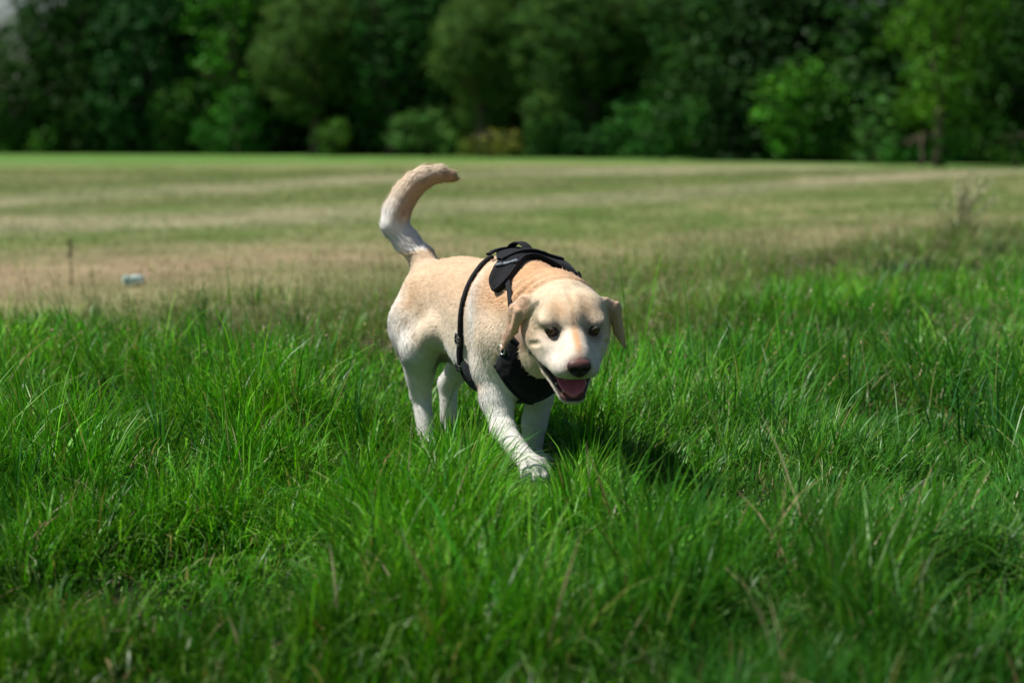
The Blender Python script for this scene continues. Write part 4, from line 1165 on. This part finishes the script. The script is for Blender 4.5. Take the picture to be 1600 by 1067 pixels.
# short mown turf beyond
n = 150000; x, y = scatter(n, 8.0, 46.0, power=1.3)
n1, n2, n3, u, tall, lush = field_masks(x, y)
tcx = turf_color(x, y)
k = (rng.random(n) > tall); x, y, tcx, n2k = x[k], y[k], tcx[k], n2[k]; n = len(x)
soilish = tcx[:, 0] > tcx[:, 1]
k = ~(soilish & (rng.random(n) < 0.5)); x, y, tcx, n2k = x[k], y[k], tcx[k], n2k[k]; n = len(x)
g = tcx * rng.uniform(.65, 1.15, n)[:, None]; g = mixc(g, np.array((0.12, 0.19, 0.045)), 0.30 * rng.random(n))
v, q, t, c = blade_mesh(x, y, rng.uniform(.012, .032, n) * (0.6 + n2k), np.interp(y, (8, 20, 46), (.004, .009, .02)) * rng.uniform(.7, 1.4, n),
                        rng.random(n) * 6.28, rng.uniform(.1, .9, n), rng.normal(0, 1, n), g, 2, rng.uniform(0, .5, n))
turf = np_mesh('mown_grass', v, [q, t], M_GRASS, None, c)
tag(turf, kind='stuff')

# ================================================================== TREES AND SHRUBS
def leaf_material(name, trans=0.25):
    m = bpy.data.materials.new(name); m.use_nodes = True; nt = m.node_tree
    p = nt.nodes['Principled BSDF']; out = nt.nodes['Material Output']
    a = nt.nodes.new('ShaderNodeAttribute'); a.attribute_name = 'tint'
    nt.links.new(a.outputs['Color'], p.inputs['Base Color'])
    p.inputs['Roughness'].default_value = 0.5; p.inputs['Specular IOR Level'].default_value = 0.08
    tr = nt.nodes.new('ShaderNodeBsdfTranslucent'); nt.links.new(a.outputs['Color'], tr.inputs['Color'])
    mx = nt.nodes.new('ShaderNodeMixShader'); mx.inputs[0].default_value = trans
    nt.links.new(p.outputs[0], mx.inputs[1]); nt.links.new(tr.outputs[0], mx.inputs[2]); nt.links.new(mx.outputs[0], out.inputs[0])
    return m
M_LEAF = leaf_material('tree_leaf', 0.18)
M_BARK, nt, p = new_mat('bark', 0.9, 0.1, (0.09, 0.07, 0.05))
tc = nt.nodes.new('ShaderNodeTexCoord'); ns = nt.nodes.new('ShaderNodeTexNoise'); ns.inputs['Scale'].default_value = 6; ns.inputs['Detail'].default_value = 6
mp = nt.nodes.new('ShaderNodeMapping'); mp.inputs['Scale'].default_value = (3, 3, 0.6)
nt.links.new(tc.outputs['Object'], mp.inputs[0]); nt.links.new(mp.outputs[0], ns.inputs['Vector'])
cr = nt.nodes.new('ShaderNodeMixRGB'); cr.inputs[1].default_value = (.045, .035, .025, 1); cr.inputs[2].default_value = (.16, .13, .095, 1)
nt.links.new(ns.outputs['Fac'], cr.inputs[0]); nt.links.new(cr.outputs[0], p.inputs['Base Color'])

def at(px, py, d):
    return np.array([(px - 800) / 3111.0 * d, d, CAM_H - (py - 205) / 3111.0 * d])

def crown(blobs, col, leaf, dens, clump=0.34, aspect=0.6, colvar=0.35):
    colvar = min(0.75, colvar * 1.35)
    """leaves gathered in clumps through and over a set of ellipsoids; blobs: (centre, radii)"""
    Vs = []; Cs = []
    for c, r in blobs:
        r = np.asarray(r, float); area = 4 * math.pi * ((r[0] * r[1]) ** 1.6 / 3 + (r[0] * r[2]) ** 1.6 / 3 + (r[1] * r[2]) ** 1.6 / 3) ** (1 / 1.6)
        nl = max(200, int(1.6 * dens * area / (leaf * leaf * aspect))); nc = max(12, int(area / (clump * clump * 1.0)))
        d = rng.normal(0, 1, (nc, 3)); d /= np.linalg.norm(d, axis=1)[:, None]
        rad = np.where(rng.random(nc) < 0.75, rng.uniform(.82, 1.10, nc), rng.uniform(.3, .85, nc))
        cc = c + d * rad[:, None] * r
        shade = rng.uniform(1 - colvar, 1 + colvar, nc); hue = rng.normal(0, 0.08, nc)
        size = clump * rng.uniform(.55, 1.25, nc)
        i = rng.integers(0, nc, nl)
        g = rng.normal(0, 0.5, (nl, 3)); ng = np.linalg.norm(g, axis=1)[:, None]; g = g / np.maximum(ng, 1e-3) * np.minimum(ng, 1.1)
        P = cc[i] + g * size[i][:, None] * np.array([1, 1, .75])
        P[:, 2] = np.maximum(P[:, 2], 0.05 + rng.random(nl) * 0.2)
        nrm = d[i] * 0.7 + rng.normal(0, .6, (nl, 3)) + np.array([0, 0, .35]); nrm /= np.linalg.norm(nrm, axis=1)[:, None]
        a = np.cross(nrm, rng.normal(0, 1, (nl, 3))); a /= np.linalg.norm(a, axis=1)[:, None]; b = np.cross(nrm, a)
        s = leaf * rng.uniform(.6, 1.3, nl)[:, None] * .5
        Vs.append(np.stack([P - a * s, P - b * s * aspect, P + a * s, P + b * s * aspect], 1).reshape(-1, 3))
        cl = col * (shade[i] * rng.uniform(.8, 1.2, nl))[:, None]; cl = cl * np.stack([1 + hue[i] * 1.5, 1 + 0 * hue[i], 1 - hue[i]], 1)
        Cs.append(np.repeat(cl, 4, 0))
    V = np.concatenate(Vs); n = len(V) // 4
    return V, np.arange(n * 4).reshape(n, 4), np.clip(np.concatenate(Cs), 0.004, 1)

def limbs(base, blobs, r0, lean=0.25, nlimb=7):
    parts = []
    top = max(b[0][2] for b in blobs); cen = np.mean([b[0] for b in blobs], 0)
    fork = np.array([base[0] * .55 + cen[0] * .45, base[1] * .6 + cen[1] * .4, max(0.8, top * 0.33)])
    path = np.array([base + (0, 0, -0.15), base * .75 + fork * .25 + (0.05, 0, 0), base * .4 + fork * .6, fork])
    parts.append(tube(path, [r0 * 1.35, r0, r0 * .85, r0 * .7], 10))
    for k in range(nlimb):
        b = blobs[k % len(blobs)]
        e = b[0] + rng.normal(0, .35, 3) * b[1]; e[2] = max(e[2], fork[2] * .8)
        m = fork * .5 + e * .5 + np.array([0, 0, -.08]) * np.linalg.norm(e - fork) + rng.normal(0, .1, 3)
        parts.append(tube(np.array([fork, fork * .75 + m * .25 + rng.normal(0, .03, 3), m, m * .4 + e * .6, e]), [r0 * .55, r0 * .45, r0 * .3, r0 * .18, r0 * .05], 7))
    return join_parts(parts)

def plant(name, label, cat, d, spec, col, leaf, dens, group, trunk_r=0.16, clump=0.34, base_px=None, flat_=0.8, colvar=0.35, aspect=0.6, stem='trunk', nlimb=7):
    """spec: crown masses as (px, py, r_px[, depth offset, vertical squash])"""
    blobs = []
    for s in spec:
        dd = d + (s[3] if len(s) > 3 else rng.uniform(-0.6, 0.8)); k = s[4] if len(s) > 4 else 1.0
        r = s[2] / 3111.0 * d
        blobs.append((at(s[0], s[1], dd), np.array([r, r * flat_, r * k])))
    bx = (base_px if base_px is not None else np.mean([s[0] for s in spec]))
    base = np.array([(bx - 800) / 3111.0 * d, d + 0.3, 0.0])
    root = empty(name, tuple(base)); tag(root, label, cat, group)
    loc = [(c - base, r) for c, r in blobs]
    v, f = limbs(np.zeros(3), loc, trunk_r, nlimb=nlimb)
    np_mesh(stem, v, f, M_BARK, root)
    v, f, c = crown(loc, np.array(col), leaf, dens, clump, aspect, colvar)
    np_mesh('crown' if stem == 'trunk' else 'foliage', v, f, M_LEAF, root, c * np.array((1.22, 1.32, 0.75)), smooth=False)
    return root

DARK = (0.016, 0.052, 0.010); BLUE = (0.016, 0.064, 0.020); MID = (0.034, 0.110, 0.014); BRIGHT = (0.040, 0.150, 0.015)
WILL = (0.058, 0.115, 0.034); WILL2 = (0.040, 0.095, 0.026); LIME = (0.048, 0.135, 0.012); BROWN = (0.14, 0.125, 0.05)
G_T = 'trees along the far edge of the field'; G_S = 'shrubs at the foot of the far trees'; G_B = 'dark trees standing behind the front row'
plant('broadleaf_tree', 'very dark broad tree at the far left below the patch of sky', 'tree', 76, [(70, 130, 95), (130, 60, 90), (60, 210, 60), (150, 170, 80), (20, 170, 70), (110, -20, 80)], DARK, .17, 1.0, G_T, .3)
plant('broadleaf_tree', 'dark blue green tree just right of the one under the patch of sky', 'tree', 75, [(240, 70, 90), (215, 150, 70), (290, 150, 50), (250, -30, 90), (200, 215, 50)], BLUE, .17, 1.0, G_T, .26)
plant('broadleaf_tree', 'tall leafy tree with bright saturated green sprays left of the first rounded willow', 'tree', 73, [(355, 20, 60), (380, 80, 48), (345, 120, 45), (370, 170, 42), (390, -50, 70)], BRIGHT, .20, .55, G_T, .2, .42, colvar=.6)
plant('willow_tree', 'rounded grey green willow on the left with dark hollow below its crown', 'tree', 70, [(490, 65, 80), (535, 100, 62), (450, 100, 55), (470, 150, 38), (520, 20, 70)], WILL, .11, 1.5, G_T, .22, .28, colvar=.22, aspect=.4)
plant('broadleaf_tree', 'dark leafy tree between the two rounded willows', 'tree', 69, [(610, 90, 55), (640, 150, 48), (600, 190, 40), (620, 10, 70), (585, 150, 30)], (0.024, 0.080, 0.026), .18, .8, G_T, .2, .4, colvar=.55)
plant('willow_tree', 'small rounded grey green willow above and right of the dog tail', 'tree', 66, [(745, 60, 62), (720, 100, 42), (775, 110, 55), (755, 165, 42), (770, 5, 60)], WILL, .11, 1.5, G_T, .2, .28, colvar=.22, aspect=.4)
plant('willow_tree', 'widest grey green willow in the middle of the tree line above the harness', 'tree', 64, [(880, 70, 85), (960, 60, 80), (900, 150, 62), (860, 180, 40), (1010, 20, 80), (930, -20, 90)], WILL2, .11, 1.5, G_T, .28, .3, colvar=.28, aspect=.4)
plant('broadleaf_tree', 'deep green spreading tree with black shade under it right of the widest willow', 'tree', 61, [(1090, 20, 85), (1190, 15, 90), (1290, 20, 75), (1060, 110, 50), (1160, -60, 90), (1320, 70, 42)], (0.020, 0.058, 0.018), .16, 1.0, G_T, .3)
plant('broadleaf_tree', 'bright yellow green leafy tree right of the small gap of sky', 'tree', 48, [(1430, 50, 52), (1475, 110, 55), (1440, 160, 42), (1500, 30, 60), (1490, 190, 42), (1465, -50, 70)], LIME, .12, .75, G_T, .14, .32, colvar=.5)
plant('broadleaf_tree', 'dark tree filling the far right edge behind the bright yellow green one', 'tree', 51, [(1575, 60, 85), (1590, 160, 80), (1540, 130, 50), (1640, 100, 90), (1560, -40, 90), (1550, 215, 40), (1600, 225, 40)], DARK, .15, 1.0, G_T, .24, base_px=1660)
# shrubs
S5 = [('cone shaped green shrub standing out at the foot of the far trees on the left', 74, [(285, 205, 38), (272, 175, 28), (262, 225, 26), (292, 150, 14)], (0.055, 0.115, 0.035), .9),
      ('low bright green shrub at the extreme left below the very dark tree', 75, [(20, 222, 26), (50, 200, 24), (75, 225, 20)], (0.050, 0.120, 0.028), .8),
      ('dull olive bush between the extreme left shrub and the cone shaped one', 75, [(150, 225, 22), (180, 222, 20), (215, 215, 26)], (0.028, 0.07, 0.022), .8),
      ('leafy green bush under the tree with bright sprays', 72, [(345, 215, 32), (390, 205, 36), (380, 165, 22)], (0.035, 0.110, 0.030), .7),
      ('narrow young shrub with a pale stem in the dark hollow of the left willow', 68, [(520, 225, 18), (528, 205, 14), (505, 212, 10)], (0.07, 0.12, 0.035), .6),
      ('pale green bush with spiky top under the small willow', 64, [(640, 215, 26), (675, 200, 24), (700, 222, 22), (655, 190, 12)], (0.060, 0.110, 0.045), .8),
      ('dry brownish bush at the field edge above the harness handle', 63, [(765, 232, 20), (795, 228, 18), (735, 235, 14)], BROWN, .8),
      ('dark little bush beside the dry brownish one', 63, [(850, 226, 26), (890, 215, 26), (925, 228, 22)], (0.022, 0.06, 0.026), .9),
      ('blue green leafy bush right of centre with darker gaps', 59, [(990, 205, 38), (1040, 180, 34), (1075, 215, 36), (1030, 230, 26)], (0.034, 0.098, 0.034), .7),
      ('bright green bush with white edged leaves below the deep green tree', 58, [(1110, 185, 34), (1140, 215, 34), (1085, 175, 18)], (0.050, 0.125, 0.048), .6),
      ('tallest bright green bush at the foot of the far trees with a thin pale trunk', 55, [(1225, 165, 42), (1270, 150, 38), (1310, 165, 30), (1235, 215, 36), (1285, 210, 32), (1315, 130, 14)], (0.060, 0.155, 0.026), .65),
      ('soft grey green bush left of the bright yellow green tree', 52, [(1370, 195, 32), (1395, 175, 26), (1350, 225, 24)], (0.040, 0.085, 0.034), .8),
      ('low dark green bush in front of the bright yellow green tree', 48, [(1400, 238, 22), (1440, 240, 20), (1480, 236, 22)], (0.030, 0.095, 0.024), .8),
      ('low weedy bush at the far right edge of the field', 47, [(1545, 240, 20), (1590, 238, 26), (1625, 235, 24)], (0.045, 0.100, 0.028), .8)]
for lb, d, sp, col, den in S5:
    sp = [(a_, b_ - r_ * .12, r_ * 1.22) for a_, b_, r_ in sp]
    plant('shrub', lb, 'shrub', d, sp, tuple(np.array(col) * (0.85, 1.1, 0.8)), .12, den, G_S, 0.05, .24, stem='stem', colvar=.45, nlimb=9)
# second and third rows: fill the wood behind
BL = ['tree of the dense wood behind the very dark far left tree', 'tree of the dense wood behind the dark blue green tree', 'tree of the dense wood behind the bright sprays on the left']
protos = []
PR = [(DARK, [(0, 60, 95), (-45, 150, 90), (45, 150, 90), (0, 215, 80), (10, -10, 80), (0, 120, 90)]),
      ((0.018, 0.05, 0.018), [(-20, 110, 95), (45, 160, 90), (-40, 210, 80), (30, 60, 80), (40, 220, 60)]),
      ((0.013, 0.038, 0.014), [(0, 20, 100), (-50, 110, 95), (50, 120, 95), (-25, 205, 90), (35, 210, 85), (0, -70, 90), (0, 110, 90)])]
for k, (col, sp) in enumerate(PR):
    protos.append(plant('woodland_tree', 'near black tree of the dense wood behind the front row', 'tree', 84, [(800 + a, b, c) for a, b, c in sp], col, .24, .8, G_B, .25, .5))
slots = [(-150, 6, 0), (-40, 6, 1)] + [(60 + 95 * i, 6 + (i % 2) * 3, 2 if i % 2 else 0) for i in range(1, 13)] + [(1265, 7, 2), (1445, 6, 0), (1530, 7, 2), (1640, 6, 0), (1740, 8, 2), (1850, 6, 2), (1960, 8, 0), (2080, 7, 2), (-260, 6, 0), (-370, 7, 2)]
slots += [(110 + 120 * i, 15, 2) for i in range(1, 10)] + [(1250, 15, 1), (1480, 16, 2), (1590, 15, 2)]
for k, (px, dy, kind) in enumerate(slots):
    d = float(tree_line((px - 800) / 3111 * 68)) + dy
    src = protos[kind]
    r = src if kind not in (q_[2] for q_ in slots[:k]) else src.copy()
    if r is not src:
        COL.objects.link(r)
        for ch in src.children:
            c = ch.copy(); COL.objects.link(c); c.parent = r
    r['label'] = ('near black tree of the dense wood just behind the front row' if dy < 12 else 'near black tree deepest in the wood, two rows behind the front')
    r.location = ((px - 800) / 3111 * d, d, 0); r.rotation_euler = (0, 0, rng.uniform(-.5, .5) + (math.pi if k % 2 else 0)); r.scale = (1, 1, d / 84 * (1.0 if kind != 1 else .95))
bpy.context.view_layer.update()

# ================================================================== SMALL THINGS OUT IN THE FIELD
# crumpled carton / wrapper lying on the worn patch
d_ = FPX / (447 - 205.0)
lit = empty('litter', (at(208, 447, d_)[0], d_, 0.0), 0.35)
tag(lit, 'crumpled pale teal and white wrapper lying on the worn brown patch', 'litter')
M_WRAP, nt, p = new_mat('wrapper_film', 0.35, 0.5, (0.42, 0.60, 0.57))
tc = nt.nodes.new('ShaderNodeTexCoord'); ns = nt.nodes.new('ShaderNodeTexNoise'); ns.inputs['Scale'].default_value = 14
rp = nt.nodes.new('ShaderNodeValToRGB'); rp.color_ramp.elements[0].position = .45; rp.color_ramp.elements[0].color = (.26, .46, .42, 1); rp.color_ramp.elements[1].position = .52; rp.color_ramp.elements[1].color = (.75, .82, .80, 1)
nt.links.new(tc.outputs['Object'], ns.inputs['Vector']); nt.links.new(ns.outputs['Fac'], rp.inputs[0]); nt.links.new(rp.outputs[0], p.inputs['Base Color'])
v, q, t = ellipsoid_mesh((0, 0, 0), (0.066, 0.045, 0.030), 40, 26)
s_ = np.sign(v) * np.abs(v / (0.066, 0.045, 0.030)) ** 0.55 * (0.060, 0.042, 0.027)
cr_ = np.abs(fbm(v[:, 0] * 38 + 5, v[:, 1] * 38 + v[:, 2] * 51, 9, 3) - .5) * 0.9
s_ = s_ * (0.78 + cr_[:, None]); s_[:, 2] += 0.034 + s_[:, 0] * 0.18
np_mesh('wrapper', s_, [q, t], M_WRAP, lit, smooth=False)
v, q, t = ellipsoid_mesh((0.0, 0, 0), (0.022, 0.030, 0.004), 20, 10)
v[:, 2] += 0.012 * np.sin(v[:, 0] * 120) + 0.052; v[:, 0] -= 0.052
np_mesh('torn_flap', v, [q, t], M_WRAP, lit, smooth=False)

def weed(name, label, cat, px, py, height, nst, spread, col, head, leafc, group=None, nleaf=6, leafL=0.12):
    d = FPX / (py - 205.0)
    root = empty(name, (at(px, py, d)[0], d, 0.0)); tag(root, label, cat, group)
    parts = []; tips = []
    for k in range(nst):
        a = rng.random() * 6.28; s = rng.uniform(0, spread); h = height * rng.uniform(.6, 1.0) if k else height
        p0 = np.array([math.cos(a) * s * .15, math.sin(a) * s * .15, 0]); p1 = np.array([math.cos(a) * s, math.sin(a) * s, h])
        m = (p0 + p1) / 2 + np.array([-math.cos(a), -math.sin(a), 0]) * s * .2
        parts.append(tube(np.array([p0, m, p1]), [.0042, .0032, .0012], 6)); tips.append((m, p1))
    v, f = join_parts(parts)
    np_mesh('stem', v, f, simple(col), root)
    # heads: many little husks
    V = []
    if leafc == 'green': tips = []
    for m, p1 in tips:
        n = 46; f_ = rng.uniform(.25, 1.02, n)[:, None]; c0 = m * (1 - f_) + p1 * f_
        dv = rng.normal(0, 1, (n, 3)); dv[:, 2] = np.abs(dv[:, 2]); dv /= np.linalg.norm(dv, axis=1)[:, None]
        ln = rng.uniform(.010, .026, n)[:, None] * head; w = np.cross(dv, rng.normal(0, 1, (n, 3))); w /= np.linalg.norm(w, axis=1)[:, None]
        V.append(np.stack([c0, c0 + dv * ln * .5 + w * ln * .22, c0 + dv * ln, c0 + dv * ln * .5 - w * ln * .22], 1).reshape(-1, 3))
    if V: V = np.concatenate(V); np_mesh('seed_head', V, np.arange(len(V)).reshape(-1, 4), simple(head_col[leafc][0]), root, smooth=False)
    n = nleaf * nst
    if n:
        v, q, t, c = blade_mesh(rng.normal(0, spread * .3, n), rng.normal(0, spread * .3, n), rng.uniform(.5, 1.1, n) * leafL, rng.uniform(.006, .014, n), rng.random(n) * 6.28,
                                rng.uniform(.3, 1.3, n), rng.normal(0, .6, n), np.repeat(np.array(head_col[leafc][1])[None], n, 0) * rng.uniform(.6, 1.2, n)[:, None], 4, rng.uniform(.05, .5, n))
        v[:, 2] -= ground_z(np.array([0.]), np.array([0.]))[0]
        np_mesh('leaf_tuft', v, [q, t], M_GRASS, root, c)
    return root
_sm = {}
def simple(col):
    col = tuple(col)
    if col not in _sm:
        m, nt, p = new_mat('plant_stem', .8, .15, col)
        ns = nt.nodes.new('ShaderNodeTexNoise'); ns.inputs['Scale'].default_value = 40; mx = nt.nodes.new('ShaderNodeMixRGB')
        mx.inputs[1].default_value = (*[c * .65 for c in col], 1); mx.inputs[2].default_value = (*[min(1, c * 1.3) for c in col], 1)
        nt.links.new(ns.outputs['Fac'], mx.inputs[0]); nt.links.new(mx.outputs[0], p.inputs['Base Color']); _sm[col] = m
    return _sm[col]
head_col = {'dark': ((0.06, 0.045, 0.03), (0.10, 0.12, 0.05)), 'pale': ((0.52, 0.50, 0.32), (0.085, 0.15, 0.05)), 'green': ((0.10, 0.16, 0.05), (0.035, 0.11, 0.03))}
weed('dock_stalk', 'dead brown weed stalk standing alone on the worn patch left of the wrapper', 'weed', 110, 445, .25, 1, .012, (.06, .045, .03), 1.1, 'dark', None, 4, .05)
weed('tall_weed', 'tallest clump of pale dry seed stalks in the grass at the right', 'weed', 1500, 374, .52, 30, .30, (.26, .28, .14), 1.3, 'pale', None, 4, .26)
weed('tall_weed', 'low dark leafy clump among the grass below the pale seed stalks at the right', 'weed', 1390, 440, .13, 12, .12, (.06, .09, .03), .7, 'green', None, 9, .15)
weed('tall_weed', 'small dark clump in the grass at the right edge of the picture', 'weed', 1555, 405, .16, 12, .12, (.06, .09, .03), .7, 'green', None, 9, .17)

# the blade of grass caught in the dog's lips
gb = np.array([(0.150, 0.005, -0.073), (0.158, 0.016, -0.074), (0.160, 0.030, -0.071), (0.160, 0.044, -0.073), (0.159, 0.054, -0.081)])
def dog_world(p):
    r = np.array([[math.sin(DOG_A), math.cos(DOG_A)], [-math.cos(DOG_A), math.sin(DOG_A)]])
    o = np.array(p); xy = o[:, :2] @ r.T + np.array(DOG_LOC[:2]); return np.concatenate([xy, o[:, 2:]], 1)
gw = dog_world(gb @ HR.T + HC); o0 = gw[0].copy(); gw = gw - o0
v, q, t = tube(gw, [.0010, .0012, .0012, .0010, .0003], 6)
b = np_mesh('grass_blade', v, [q, t], simple((.45, .46, .30)), None); b.location = o0
tag(b, 'thin pale blade of dry grass sticking out of the dog mouth', 'grass blade')
